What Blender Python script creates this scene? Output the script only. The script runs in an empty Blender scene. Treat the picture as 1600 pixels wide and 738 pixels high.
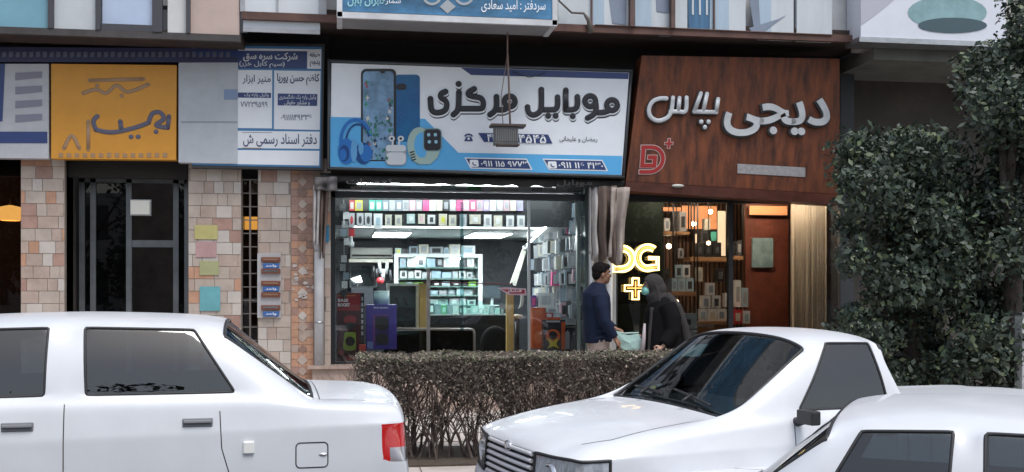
import bpy, bmesh, math, random
from mathutils import Vector, Matrix, Quaternion
from mathutils.bvhtree import BVHTree
R = math.radians
rnd = random.Random(7)
SC = bpy.context.scene
COL = SC.collection
# ------------------------------------------------------------------ camera
F = 1700.0; YAW = R(9); HOR = 455.0; EYE = 1.55
cd = bpy.data.cameras.new('camera'); cam = bpy.data.objects.new('camera', cd); COL.objects.link(cam)
cam.location = (0, 0, EYE); cam.rotation_euler = (R(90), 0, -YAW)
cd.sensor_width = 36; cd.lens = 36*F/1600; cd.shift_y = (HOR-369)/1600
cd.clip_start = .05; cd.clip_end = 900
SC.camera = cam
# ------------------------------------------------------------------ world, sun, exposure
W = bpy.data.worlds.new('World'); SC.world = W; W.use_nodes = True
nt = W.node_tree; sky = nt.nodes.new('ShaderNodeTexSky'); sky.sky_type = 'NISHITA'; sky.sun_disc = False
SUN_EL, SUN_AZ = R(63), R(155)       # azimuth the light comes from: behind the camera, a little to the right
sky.sun_elevation = SUN_EL; sky.sun_rotation = SUN_AZ
sky.air_density = 1.3; sky.dust_density = 2.5; sky.ozone_density = 1.2
hs = nt.nodes.new('ShaderNodeHueSaturation'); hs.inputs['Saturation'].default_value = .6
nt.links.new(sky.outputs[0], hs.inputs['Color'])
nt.links.new(hs.outputs[0], nt.nodes['Background'].inputs[0]); nt.nodes['Background'].inputs[1].default_value = .11
sl = bpy.data.lights.new('sun', 'SUN'); sl.energy = 1.3; sl.angle = R(26); sl.color = (1, .98, .95)
so = bpy.data.objects.new('sun', sl); COL.objects.link(so)
sv = Vector((math.sin(SUN_AZ)*math.cos(SUN_EL), math.cos(SUN_AZ)*math.cos(SUN_EL), math.sin(SUN_EL)))
so.rotation_euler = sv.to_track_quat('Z', 'Y').to_euler(); so.location = (0, -5, 20)
SC.view_settings.view_transform = 'Standard'; SC.view_settings.look = 'None'
SC.view_settings.exposure = .75; SC.view_settings.gamma = 1

# ------------------------------------------------------------------ geometry helpers
SY, CY = math.sin(YAW), math.cos(YAW)
def ray(px, py):
    a = (px-800)/F
    return Vector((SY+CY*a, CY-SY*a, (HOR-py)/F))
def at(px, py, Y):
    d = ray(px, py); return Vector((0, 0, EYE)) + d*(Y/d.y)
def XW(px, Y): return at(px, HOR, Y).x
def ZW(px, py, Y): return at(px, py, Y).z
class Plane:
    """a vertical or leaning plane; pt() finds the point of it at a place of the survey"""
    def __init__(s, o, n): s.o = Vector(o); s.n = Vector(n).normalized()
    def pt(s, px, py, off=0):
        d = ray(px, py); c = Vector((0, 0, EYE)); t = (s.o-c).dot(s.n)/d.dot(s.n)
        return c + d*t + s.n*off
# ------------------------------------------------------------------ materials
MATS = {}
def mat(name, col, rough=.6, metal=0, var=.0, scale=6, bump=0, emit=0, coat=0, spec=None, var2=None, stretch=None):
    if name in MATS: return MATS[name]
    m = bpy.data.materials.new(name); m.use_nodes = True; n = m.node_tree; b = n.nodes['Principled BSDF']
    c = (*col, 1); b.inputs['Base Color'].default_value = c
    b.inputs['Roughness'].default_value = rough; b.inputs['Metallic'].default_value = metal
    if spec is not None: b.inputs['Specular IOR Level'].default_value = spec
    if coat: b.inputs['Coat Weight'].default_value = coat; b.inputs['Coat Roughness'].default_value = .04
    if emit: b.inputs['Emission Color'].default_value = c; b.inputs['Emission Strength'].default_value = emit
    if var or bump:
        tc = n.nodes.new('ShaderNodeTexCoord'); mp = n.nodes.new('ShaderNodeMapping')
        n.links.new(tc.outputs['Object'], mp.inputs[0])
        if stretch: mp.inputs['Scale'].default_value = stretch
        no = n.nodes.new('ShaderNodeTexNoise'); no.inputs['Scale'].default_value = scale; no.inputs['Detail'].default_value = 8
        no.inputs['Roughness'].default_value = .65
        n.links.new(mp.outputs[0], no.inputs[0])
        if var:
            rp = n.nodes.new('ShaderNodeValToRGB'); rp.color_ramp.elements[0].position = .3; rp.color_ramp.elements[1].position = .7
            lo = var2 if var2 else tuple(x*(1-var) for x in col)
            hi = col if var2 else tuple(min(1, x*(1+var)) for x in col)
            rp.color_ramp.elements[0].color = (*lo, 1); rp.color_ramp.elements[1].color = (*hi, 1)
            n.links.new(no.outputs[0], rp.inputs[0]); n.links.new(rp.outputs[0], b.inputs['Base Color'])
            mr = n.nodes.new('ShaderNodeMapRange'); mr.inputs[3].default_value = max(.02, rough-.1); mr.inputs[4].default_value = min(1, rough+.12)
            n.links.new(no.outputs[0], mr.inputs[0]); n.links.new(mr.outputs[0], b.inputs['Roughness'])
        if bump:
            bp = n.nodes.new('ShaderNodeBump'); bp.inputs['Strength'].default_value = bump; bp.inputs['Distance'].default_value = .01
            n.links.new(no.outputs[0], bp.inputs['Height']); n.links.new(bp.outputs[0], b.inputs['Normal'])
    MATS[name] = m; return m
def glass(name, tint, refl=1.45, rough=.01):
    if name in MATS: return MATS[name]
    m = bpy.data.materials.new(name); m.use_nodes = True; n = m.node_tree; n.nodes.clear()
    o = n.nodes.new('ShaderNodeOutputMaterial'); mx = n.nodes.new('ShaderNodeMixShader'); fr = n.nodes.new('ShaderNodeFresnel')
    t = n.nodes.new('ShaderNodeBsdfTransparent'); g = n.nodes.new('ShaderNodeBsdfGlossy')
    t.inputs[0].default_value = (*tint, 1); g.inputs['Roughness'].default_value = rough; fr.inputs[0].default_value = refl
    n.links.new(fr.outputs[0], mx.inputs[0]); n.links.new(t.outputs[0], mx.inputs[1]); n.links.new(g.outputs[0], mx.inputs[2])
    n.links.new(mx.outputs[0], o.inputs[0]); MATS[name] = m; return m
# ------------------------------------------------------------------ object helpers
def wmat(o):
    m = o.matrix_basis.copy()
    if o.parent: m = wmat(o.parent) @ m
    return m
class MB:
    def __init__(s): s.v = []; s.f = []; s.mi = []; s.sm = []
    def add(s, vs, fs, mi=0, sm=False):
        b = len(s.v); s.v += [Vector(v) for v in vs]
        for f in fs: s.f.append([i+b for i in f]); s.mi.append(mi); s.sm.append(sm)
        return s
    def box(s, x0, x1, y0, y1, z0, z1, mi=0, M=None):
        vs = [Vector((x, y, z)) for x in (x0, x1) for y in (y0, y1) for z in (z0, z1)]
        if M: vs = [M @ v for v in vs]
        return s.add(vs, [(0, 1, 3, 2), (4, 6, 7, 5), (0, 4, 5, 1), (2, 3, 7, 6), (0, 2, 6, 4), (1, 5, 7, 3)], mi)
    def poly(s, pts, mi=0): return s.add(pts, [tuple(range(len(pts)))], mi)
    def slab(s, pts, thick, mi=0):
        """flat outline given real thickness along a vector"""
        n = len(pts); t = Vector(thick); vs = [Vector(p) for p in pts] + [Vector(p)+t for p in pts]
        fs = [tuple(range(n)), tuple(range(2*n-1, n-1, -1))] + [(i, (i+1) % n, n+(i+1) % n, n+i) for i in range(n)]
        return s.add(vs, fs, mi)
    def tube(s, pts, r, n=8, mi=0, caps=True):
        pts = [Vector(p) for p in pts]; rs = r if isinstance(r, (list, tuple)) else [r]*len(pts)
        vs = []; fs = []; up = None
        for i, p in enumerate(pts):
            d = (pts[min(i+1, len(pts)-1)]-pts[max(i-1, 0)]).normalized()
            if up is None: up = d.orthogonal().normalized()
            up = (up - d*up.dot(d));  up = up.normalized() if up.length > 1e-6 else d.orthogonal().normalized()
            w = d.cross(up)
            for k in range(n):
                a = 2*math.pi*k/n; vs.append(p+(up*math.cos(a)+w*math.sin(a))*rs[i])
        for i in range(len(pts)-1):
            for k in range(n): fs.append((i*n+k, i*n+(k+1) % n, (i+1)*n+(k+1) % n, (i+1)*n+k))
        s.add(vs, fs, mi, True)
        if caps:
            b = len(s.v)-len(vs); s.f.append([b+k for k in range(n)][::-1]); s.f.append([b+(len(pts)-1)*n+k for k in range(n)])
            s.mi += [mi, mi]; s.sm += [False, False]
        return s
    def lathe(s, prof, c, n=16, mi=0, axis=Vector((0, 0, 1))):
        q = Vector((0, 0, 1)).rotation_difference(axis); vs = []; fs = []
        for r, z in prof:
            for k in range(n):
                a = 2*math.pi*k/n; vs.append(Vector(c)+q @ Vector((r*math.cos(a), r*math.sin(a), z)))
        for i in range(len(prof)-1):
            for k in range(n): fs.append((i*n+k, i*n+(k+1) % n, (i+1)*n+(k+1) % n, (i+1)*n+k))
        return s.add(vs, fs, mi, True)
    def ell(s, c, r, n=16, m=10, mi=0, M=None):
        vs = []; fs = []
        for i in range(m+1):
            t = math.pi*i/m
            for k in range(n):
                a = 2*math.pi*k/n; v = Vector((r[0]*math.sin(t)*math.cos(a), r[1]*math.sin(t)*math.sin(a), r[2]*math.cos(t)))
                if M: v = M @ v
                vs.append(Vector(c)+v)
        for i in range(m):
            for k in range(n): fs.append((i*n+k, (i+1)*n+k, (i+1)*n+(k+1) % n, i*n+(k+1) % n))
        return s.add(vs, fs, mi, True)
def obj(name, mb, m, parent=None, bevel=0, kind=None, fixn=False):
    me = bpy.data.meshes.new(name)
    vs = mb.v
    if parent:
        inv = wmat(parent).inverted(); vs = [inv @ v for v in vs]
    me.from_pydata([tuple(v) for v in vs], [], mb.f)
    for p, i, sm in zip(me.polygons, mb.mi, mb.sm): p.material_index = i; p.use_smooth = sm
    for x in (m if isinstance(m, (list, tuple)) else [m]): me.materials.append(x)
    if fixn or bevel:
        bm = bmesh.new(); bm.from_mesh(me); bmesh.ops.recalc_face_normals(bm, faces=bm.faces)
        if bevel: bmesh.ops.bevel(bm, geom=bm.edges[:], offset=bevel, segments=2, profile=.5, affect='EDGES', clamp_overlap=True)
        bm.to_mesh(me); bm.free()
    o = bpy.data.objects.new(name, me); COL.objects.link(o)
    if parent: o.parent = parent
    if kind: o['kind'] = kind
    return o
def thing(name, label, cat, loc=(0, 0, 0), rotz=0, group=None):
    o = bpy.data.objects.new(name, None); COL.objects.link(o); o.location = loc; o.rotation_euler = (0, 0, rotz); o.empty_display_size = .2
    return tag(o, label, cat, group)
def tag(o, label, cat, group=None):
    o['label'] = label; o['category'] = cat
    if group: o['group'] = group
    return o
ORD = ['first', 'second', 'third', 'fourth', 'fifth', 'sixth', 'seventh', 'eighth', 'ninth', 'tenth', 'eleventh', 'twelfth', 'thirteenth',
       'fourteenth', 'fifteenth', 'sixteenth', 'seventeenth', 'eighteenth', 'nineteenth', 'twentieth', 'twenty-first', 'twenty-second', 'twenty-third', 'twenty-fourth', 'twenty-fifth', 'twenty-sixth']
def pbox(mb, x0, y0, x1, y1, Y, dep, mi=0):
    """a box standing at depth Y whose front spans the surveyed rectangle"""
    xc = (x0+x1)/2
    return mb.box(XW(x0, Y), XW(x1, Y), Y, Y+dep, ZW(xc, y1, Y), ZW(xc, y0, Y), mi)
# Persian lettering ---------------------------------------------------
FORM = {}
def _f(c, base, n): FORM[c] = [base+i for i in range(n)]
for c, b in zip('بتثجحخسشصضطظعغفقلمنه', (0xFE8F, 0xFE95, 0xFE99, 0xFE9D, 0xFEA1, 0xFEA5, 0xFEB1, 0xFEB5, 0xFEB9, 0xFEBD, 0xFEC1, 0xFEC5, 0xFEC9, 0xFECD, 0xFED1, 0xFED5, 0xFEDD, 0xFEE1, 0xFEE5, 0xFEE9)): _f(c, b, 4)
for c, b in zip('ادرزوژ', (0xFE8D, 0xFEA9, 0xFEAD, 0xFEAF, 0xFEED, 0xFB8A)): _f(c, b, 2)
for c, b in zip('پچکگی', (0xFB56, 0xFB7A, 0xFB8E, 0xFB92, 0xFBFC)): _f(c, b, 4)
_f('\u0001', 0xFEFB, 2)
def shape(s):
    s = s.replace('لا', '\u0001'); out = []
    for i, c in enumerate(s):
        if c not in FORM: out.append(c); continue
        p = i > 0 and s[i-1] in FORM and len(FORM[s[i-1]]) == 4
        n = i < len(s)-1 and s[i+1] in FORM and len(FORM[c]) == 4
        out.append(chr(FORM[c][(3 if p else 2) if n else (1 if p else 0)]))
    out = out[::-1]; r = []; run = []
    for c in out:
        if c in '۰۱۲۳۴۵۶۷۸۹': run.append(c)
        else: r += run[::-1]; run = []; r.append({'(': ')', ')': '('}.get(c, c))
    return ''.join(r+run[::-1])
def glyphs(s, bold, res=3, rtl=True, shear=0):
    if all(c in '۰۱۲۳۴۵۶۷۸۹ ' for c in s): rtl = False
    c = bpy.data.curves.new('t', 'FONT'); c.body = shape(s) if rtl else s; c.offset = bold; c.resolution_u = res; c.shear = shear
    o = bpy.data.objects.new('t', c); COL.objects.link(o)
    dg = bpy.context.evaluated_depsgraph_get(); m = bpy.data.meshes.new_from_object(o.evaluated_get(dg))
    vs = [v.co.copy() for v in m.vertices]; fs = [tuple(p.vertices) for p in m.polygons]
    bpy.data.objects.remove(o); bpy.data.curves.remove(c); bpy.data.meshes.remove(m)
    x0 = min(v.x for v in vs); x1 = max(v.x for v in vs); y0 = min(v.y for v in vs); y1 = max(v.y for v in vs)
    return [((v.x-x0)/(x1-x0), (v.y-y0)/(y1-y0)) for v in vs], fs
def write(pl, s, rect, m, parent, bold=.0, off=.004, depth=0, rtl=True, slope=0, name='lettering', shear=0, dx=0, dy=0):
    x0, y0, x1, y1 = rect; vs, fs = glyphs(s, bold, 3, rtl, shear); mb = MB()
    pts = [pl.pt(x0+u*(x1-x0)+dx, y1-w*(y1-y0)+slope*(u-.5)*(x1-x0)+dy, off) for u, w in vs]
    mb.add(pts, fs)
    if depth:
        import collections
        ec = collections.Counter(); 
        for f in fs:
            for a, b in zip(f, f[1:]+f[:1]): ec[(a, b)] += 1
        n = len(pts); back = [p - pl.n*depth for p in pts]
        mb = MB(); sd = [(b, a, n+a, n+b) for (a, b) in ec if (b, a) not in ec]
        mb.add(pts+back, list(fs)+sd)
    return obj(name, mb, m, parent)
def strokes(pl, conv, lines, dots, rad, m, parent, off, name='lettering', dx=0, dy=0, flat=.12):
    """hand-cut rounded letters: thick strokes laid flat on the board"""
    mb = MB(); base = pl.o.dot(pl.n)
    def sm(p):
        if len(p) < 3: return p
        o = []
        for i in range(len(p)-1):
            a, b, c, d = p[max(i-1, 0)], p[i], p[i+1], p[min(i+2, len(p)-1)]
            for k in range(5):
                t = k/5; o.append(tuple(.5*((2*b[j])+(-a[j]+c[j])*t+(2*a[j]-5*b[j]+4*c[j]-d[j])*t*t+(-a[j]+3*b[j]-3*c[j]+d[j])*t**3) for j in (0, 1)))
        return o+[p[-1]]
    for ln in lines:
        pts = [conv(*q) for q in sm(ln)]; mb.tube([pl.pt(x+dx, y+dy, 0) for x, y in pts], rad, 10)
        for e in (pts[0], pts[-1]): mb.ell(pl.pt(e[0]+dx, e[1]+dy, 0), (rad, rad, rad), 10, 8)
    for d in dots:
        x, y = conv(*d); mb.ell(pl.pt(x+dx, y+dy, 0), (rad*1.06,)*3, 12, 8)
    for i, v in enumerate(mb.v):
        h = v.dot(pl.n)-base; mb.v[i] = v+pl.n*(h*flat+off-h)
    return obj(name, mb, m, parent)
def ring(cx, cy, r, n=16, a0=0, a1=360): return [(cx+r*math.cos(R(a0+(a1-a0)*k/n)), cy+r*math.sin(R(a0+(a1-a0)*k/n))) for k in range(n+1)]
def art(pl, pts, m, parent, off, name): return obj(name, MB().poly([pl.pt(x, y, off) for x, y in pts]), m, parent)
def rrect(x0, y0, x1, y1, r, sk=0, n=4):
    o = []
    for cx, cy, a0 in ((x1-r, y0+r, -90), (x1-r, y1-r, 0), (x0+r, y1-r, 90), (x0+r, y0+r, 180)):
        for k in range(n+1):
            a = R(a0+90*k/n); o.append((cx+r*math.cos(a), cy+r*math.sin(a)))
    return [(x+(y1-y)*sk, y) for x, y in o]
def oval(cx, cy, rx, ry, n=24, a0=0, a1=360): return [(cx+rx*math.cos(R(a0+(a1-a0)*k/n)), cy+ry*math.sin(R(a0+(a1-a0)*k/n))) for k in range(n if a1-a0 == 360 else n+1)]
def arc(cx, cy, rx, ry, t, a0, a1, n=20): return oval(cx, cy, rx, ry, n, a0, a1) + oval(cx, cy, rx-t, ry-t, n, a0, a1)[::-1]

# ------------------------------------------------------------------ palette
WHITE = mat('white_paint', (.72, .73, .75), .45, var=.06, scale=3)
GREYW = mat('weathered_white', (.55, .56, .58), .6, var=.22, scale=2.2)
BLACK = mat('black_metal', (.018, .018, .02), .45, var=.3, scale=8)
DARK = mat('dark_void', (.02, .018, .017), .8, var=.3, scale=5)
CHROME = mat('chrome', (.75, .76, .78), .18, 1)
STEEL = mat('brushed_steel', (.42, .43, .45), .35, .8, var=.2, scale=9)
RUBBER = mat('rubber', (.02, .02, .022), .7, var=.2, scale=12)
SIGNW = mat('sign_white', (.80, .84, .90), .38, var=.07, scale=1.6)
SIGNB = mat('sign_light_blue', (.10, .42, .78), .38, var=.05, scale=2)
NAVY = mat('sign_navy', (.028, .052, .17), .4, var=.08, scale=3)
INK = mat('ink_black', (.02, .022, .03), .5)
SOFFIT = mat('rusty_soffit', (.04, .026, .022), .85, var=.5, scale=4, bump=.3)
WOOD = mat('sign_wood', (.23, .066, .024), .6, var=.6, scale=3.2, bump=.35, var2=(.04, .014, .010), stretch=(4, 1, .9))
# ------------------------------------------------------------------ ground
asph = mat('asphalt', (.055, .055, .058), .85, var=.35, scale=14, bump=.5)
pave = mat('pavement_slabs', (.46, .41, .38), .75, var=.22, scale=3, bump=.2)
kerbm = mat('kerb_stone', (.36, .35, .33), .8, var=.25, scale=5, bump=.3)
def gz(x, y):
    t = max(0, min(1, (5.9-y)/1.2)); u = max(0, min(1, (x-.2)/1.6)); return -.34*t*t*(3-2*t)*u*u*(3-2*u)
g = MB(); xs = [-400, -60, -20, -8, -4, -2] + [-.2+.3*i for i in range(12)] + [4.5, 7, 20, 60, 400]; ys = [-400, -60, -20, -8, -2, 1, 3] + [3.6+.2*i for i in range(14)] + [7.2, 30, 400]
g.add([(x, y, gz(x, y)) for x in xs for y in ys], [(i*len(ys)+j, (i+1)*len(ys)+j, (i+1)*len(ys)+j+1, i*len(ys)+j+1) for i in range(len(xs)-1) for j in range(len(ys)-1)], 0, True)
obj('road', g, asph, kind='structure')
obj('pavement', MB().box(-60, 60, 7.75, 26, .05, .2), pave, kind='structure')
k = MB()
for i in range(-40, 40): k.box(i*.8, i*.8+.79, 7.55, 7.74, .0, .21)
obj('kerb', k, kerbm, kind='structure', bevel=.012)
pj = MB()
for i in range(-30, 30): pj.box(i*.6, i*.6+.008, 7.76, 12.3, .2005, .2035)
for j in range(8): pj.box(-18, 18, 7.9+j*.6, 7.908+j*.6, .2003, .2045)
obj('pavement_joints', pj, mat('joint', (.12, .11, .10), .9), kind='structure')
obj('far_pavement', MB().box(-60, 60, -30, -5.2, .02, .16), pave, kind='structure')
# ------------------------------------------------------------------ the street building
Y0 = 12.5
def X0(px): return XW(px, Y0)
ZS = 4.42                                   # underside of the upper floor
YU = 11.7                                   # face of the upper floor
stone_b = mat('dark_render', (.06, .052, .048), .8, var=.4, scale=4, bump=.2)
bld = thing('commercial_building', 'two-storey commercial building with ground-floor shops under an overhanging upper floor', 'building', (0, 12.5, .2))
ZSL = ZW(190, 56, YU)
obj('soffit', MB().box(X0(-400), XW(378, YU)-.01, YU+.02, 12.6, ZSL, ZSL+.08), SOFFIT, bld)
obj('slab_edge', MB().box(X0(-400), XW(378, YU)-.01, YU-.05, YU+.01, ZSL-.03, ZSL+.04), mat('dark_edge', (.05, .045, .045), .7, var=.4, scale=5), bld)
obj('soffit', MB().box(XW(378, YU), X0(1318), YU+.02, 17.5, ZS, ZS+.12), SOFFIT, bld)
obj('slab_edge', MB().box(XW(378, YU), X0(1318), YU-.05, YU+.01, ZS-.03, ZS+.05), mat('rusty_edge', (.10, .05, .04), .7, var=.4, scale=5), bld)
obj('upper_wall', MB().box(X0(-400), X0(1318), YU+.12, YU+.3, ZS+.12, 9), GREYW, bld)
# shop shell: partitions, floor, ceiling, back wall
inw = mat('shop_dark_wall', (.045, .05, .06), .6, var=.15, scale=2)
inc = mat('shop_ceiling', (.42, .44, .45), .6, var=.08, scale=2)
XA, XB, XC, XD = X0(517), X0(914), X0(962), X0(1312)
sh = MB()
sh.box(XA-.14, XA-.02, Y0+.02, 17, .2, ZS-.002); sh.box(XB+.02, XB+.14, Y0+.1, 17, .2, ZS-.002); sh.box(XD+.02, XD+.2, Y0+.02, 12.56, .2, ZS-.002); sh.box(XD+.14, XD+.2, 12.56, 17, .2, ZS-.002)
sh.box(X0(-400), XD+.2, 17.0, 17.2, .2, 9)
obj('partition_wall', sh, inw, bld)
ZP = ZW(517, 571, Y0)                        # plinth top
ZT = ZW(700, 309, Y0)                        # underside of transom
CE = 2.33
plm = mat('pink_stone', (.40, .30, .25), .55, var=.3, scale=2.5, bump=.1)
obj('plinth', MB().box(XA-.2, X0(1312), Y0-.28, Y0+.12, .2, ZP-.02).box(XA-.25, X0(1312), Y0-.32, Y0+.12, ZP-.02, ZP+.01), plm, bld)
obj('shop_floor', MB().box(XA-.02, XD, Y0+.12, 17, .2, .26), mat('shop_floor', (.16, .15, .14), .35, var=.15), bld)
ce = MB(); ce.box(XA-.02, XB+.02, Y0+.5, 16.6, CE, CE+.05)
obj('shop_ceiling', ce, inc, bld)
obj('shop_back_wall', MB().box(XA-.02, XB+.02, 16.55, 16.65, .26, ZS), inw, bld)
obj('lintel', MB().box(X0(-400), X0(1312), Y0+.05, Y0+.2, ZW(700, 285, Y0), ZS-.003), DARK, bld)
# tiled pilasters -----------------------------------------------------
tiles = [mat('tile_cream', (.43, .36, .31), .5, var=.14, scale=6), mat('tile_beige', (.40, .31, .26), .5, var=.18, scale=6), mat('tile_orange', (.46, .26, .17), .5, var=.2, scale=5),
         mat('tile_rose', (.34, .21, .17), .5, var=.25, scale=5), mat('tile_grout', (.28, .24, .21), .9, var=.2), mat('tile_pale', (.50, .45, .41), .5, var=.1, scale=6), mat('tile_brown', (.24, .15, .12), .5, var=.2, scale=5)]
def tile_panel(px0, px1, z0, z1, name='tiled_pilaster', tw=.17, th=.135, Y=Y0, seed=1):
    r = random.Random(seed); m = MB(); xa, xb = XW(px0, Y), XW(px1, Y)
    m.box(xa, xb, Y-.08, Y+.3, z0, z1, 4)
    z = z0+.003; row = 0
    while z < z1-.02:
        x = xa+.003-(r.random()*.5*tw); zz = min(z+th-.006, z1-.003)
        while x < xb-.02:
            w = tw*r.choice((.62, 1, 1, 1.25)); a = max(x, xa+.003); b = min(x+w-.006, xb-.003)
            if b-a > .015: m.box(a, b, Y-.087-r.random()*.003, Y-.078, z, zz, r.choice((0, 0, 0, 1, 1, 5, 5, 2, 3, 0)))
            x += w
        z += th; row += 1
    return obj(name, m, tiles, bld)
ZTOP = ZW(450, 262, Y0)+.1
tile_panel(404, 455, .2, ZTOP, seed=3)
tile_panel(507, 517, .2, ZTOP, tw=.12, th=.16, seed=5, Y=Y0)
tile_panel(296, 378, .2, ZTOP, seed=8)
tile_panel(36, 104, .2, ZTOP, seed=9)
tile_panel(-300, -40, .2, ZTOP, seed=10)
# orange mosaic pilaster with diamonds
m = MB(); r = random.Random(4); xa, xb = X0(455.3), X0(491)
m.box(xa, xb+.12, Y0-.08, Y0+.3, .2, ZTOP, 4)
z = .205
while z < ZTOP-.05:
    x = xa+.003
    while x < xb-.01:
        w = (xb-xa-.006)/3; m.box(x, x+w-.004, Y0-.087, Y0-.078, z, z+.078, r.choice((2, 2, 2, 2, 3, 1) if z < 1.9 else (2, 3, 3, 6, 3))); x += w
    z += .083
xm = (xa+xb)/2; z = .4; i = 0
while z < ZTOP-.1:
    d = .052 if i % 3 else .06
    c = [(xm-d, Y0-.0875, z), (xm, Y0-.0875, z-d), (xm+d, Y0-.0875, z), (xm, Y0-.0875, z+d)]
    m.slab(c, (0, -.006, 0), r.choice((0, 5, 1)) if i % 2 else r.choice((3, 6, 1))); z += .125; i += 1
# patches where the facing has flaked off
for i in range(16):
    cx = xm+r.uniform(-.12, .14); cz = ZW(470, r.uniform(412, 470), Y0); s = r.uniform(.012, .035)
    m.slab([(cx+s*math.cos(a)*r.uniform(.7, 1.5), Y0-.094, cz+s*.7*math.sin(a)*r.uniform(.6, 1.2)) for a in [k*math.pi/3 for k in range(6)]], (0, -.004, 0), 5)
obj('mosaic_pilaster', m, tiles, bld)
obj('upper_wall_strip', MB().box(X0(378), XA-.02, Y0-.1, Y0+.1, ZTOP, ZS-.003), DARK, bld)
# grid window at the left of the tiles
gw = obj('window', MB().box(X0(378)+.02, X0(404), Y0-.01, Y0+.08, .7, ZTOP-.25), glass('smoked_glass', (.55, .48, .42), 1.5), bld)
gf = MB()
for i in range(3):
    x = X0(378)+(X0(404)-X0(378))*i/2; gf.box(x-.008, x+.012, Y0-.05, Y0-.02, .68, ZTOP-.24)
for i in range(15): z = .7+i*(ZTOP-.95)/14; gf.box(X0(378), X0(404), Y0-.046, Y0-.024, z-.006, z+.006)
obj('grille', gf, mat('iron_grille', (.13, .11, .10), .5), gw)
obj('window_infill', MB().box(X0(378), X0(404), Y0+.3, Y0+.34, .2, ZTOP), mat('brown_curtain', (.26, .19, .14), .8, var=.6, scale=12), bld)
obj('under_window_wall', MB().box(X0(378), X0(404), Y0-.07, Y0+.05, .2, .69), plm, bld)
wl = thing('window_lamp', 'yellow lit panel behind the top of the narrow gridded window', 'lamp', at(391, 348, Y0+.2))
obj('diffuser', MB().box(X0(380)+.01, X0(403), Y0+.09, Y0+.12, ZW(390, 358, Y0), ZW(390, 338, Y0)), mat('warm_lamp', (1, .62, .16), .5, emit=1.3), wl)
obj('housing', MB().box(X0(380)+.01, X0(403), Y0+.122, Y0+.15, ZW(390, 360, Y0), ZW(390, 336, Y0)), BLACK, wl)
# entrance between the left pilasters
en = obj('entrance', MB().box(X0(104)-.02, X0(296)+.02, Y0+1.6, Y0+1.7, .2, ZTOP).box(X0(104)-.05, X0(104), Y0, Y0+1.6, .2, ZTOP).box(X0(296), X0(296)+.05, Y0+.1, Y0+1.6, .2, ZTOP), stone_b, bld)
fr = MB()
for p in (110, 128, 186, 262, 280): fr.box(X0(p), X0(p)+.06, Y0+.4, Y0+.46, .2, ZTOP-.2)
fr.box(X0(110), X0(284), Y0+.4, Y0+.46, ZTOP-.26, ZTOP-.2).box(X0(186), X0(262), Y0+.41, Y0+.45, 2.05, 2.13)
obj('door_frame', fr, mat('aged_aluminium', (.16, .17, .18), .4, .6, var=.2), bld)
obj('door_pane', MB().box(X0(110)+.06, X0(186), Y0+.42, Y0+.43, .25, ZTOP-.26).box(X0(262)+.06, X0(284), Y0+.42, Y0+.43, .25, ZTOP-.26), glass('grey_glass', (.35, .36, .38), 1.5), bld)
el = thing('entrance_lamp', 'small square white lamp lit above the dark entrance', 'lamp', at(210, 320, Y0+.5))
obj('diffuser', MB().box(X0(196), X0(226), Y0+.30, Y0+.34, ZW(210, 332, Y0), ZW(210, 310, Y0)), mat('dim_lamp', (.5, .5, .47), .5, emit=.25), el)
obj('housing', MB().box(X0(194), X0(228), Y0+.342, Y0+.38, ZW(210, 334, Y0), ZW(210, 308, Y0)), STEEL, el)
lb = obj('shopfront_glazing', MB().box(X0(-40), X0(36), Y0+.05, Y0+.07, .5, ZTOP), glass('smoked_glass', (.3, .24, .2)), bld)
obj('shopfront_lining', MB().box(X0(-40), X0(36), Y0+.9, Y0+1, .2, ZTOP).box(X0(-40), X0(36), Y0+.02, Y0+.12, .2, .5), mat('brown_lining', (.09, .045, .03), .7, var=.3), bld)
fl = thing('shopfront_lamp', 'yellow lamp glowing in the brown shopfront at the far left', 'lamp', at(16, 335, Y0+.3))
obj('shade', MB().lathe([(.02, .1), (.11, .08), (.13, -.05), (.10, -.07)], at(16, 335, Y0+.3), 14), mat('warm_shade', (1, .65, .2), .5, emit=1.6), fl)
obj('cord', MB().tube([at(16, 326, Y0+.3), at(16, 262, Y0+.3)], .006, 6), BLACK, fl)
# colourful posters on the second pilaster
pc = [('yellow', (.44, .40, .16), 304, 352, 340, 374), ('rose pink', (.42, .26, .26), 306, 378, 338, 402), ('lime', (.34, .35, .18), 312, 408, 342, 430), ('turquoise', (.12, .34, .38), 312, 448, 344, 486)]
for n_, c_, a, b, c, d in pc:
    xc = (a+c)/2; q = MB().box(XW(a, Y0-.1), XW(c, Y0-.1), Y0-.10, Y0-.094, ZW(xc, d, Y0-.1), ZW(xc, b, Y0-.1))
    o = obj('poster', q, mat('poster_'+n_.replace(' ', '_'), c_, .6, var=.15), None); tag(o, n_+' paper notice stuck on the tiled pilaster right of the dark entrance', 'poster', 'notices on the pilaster')
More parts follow.
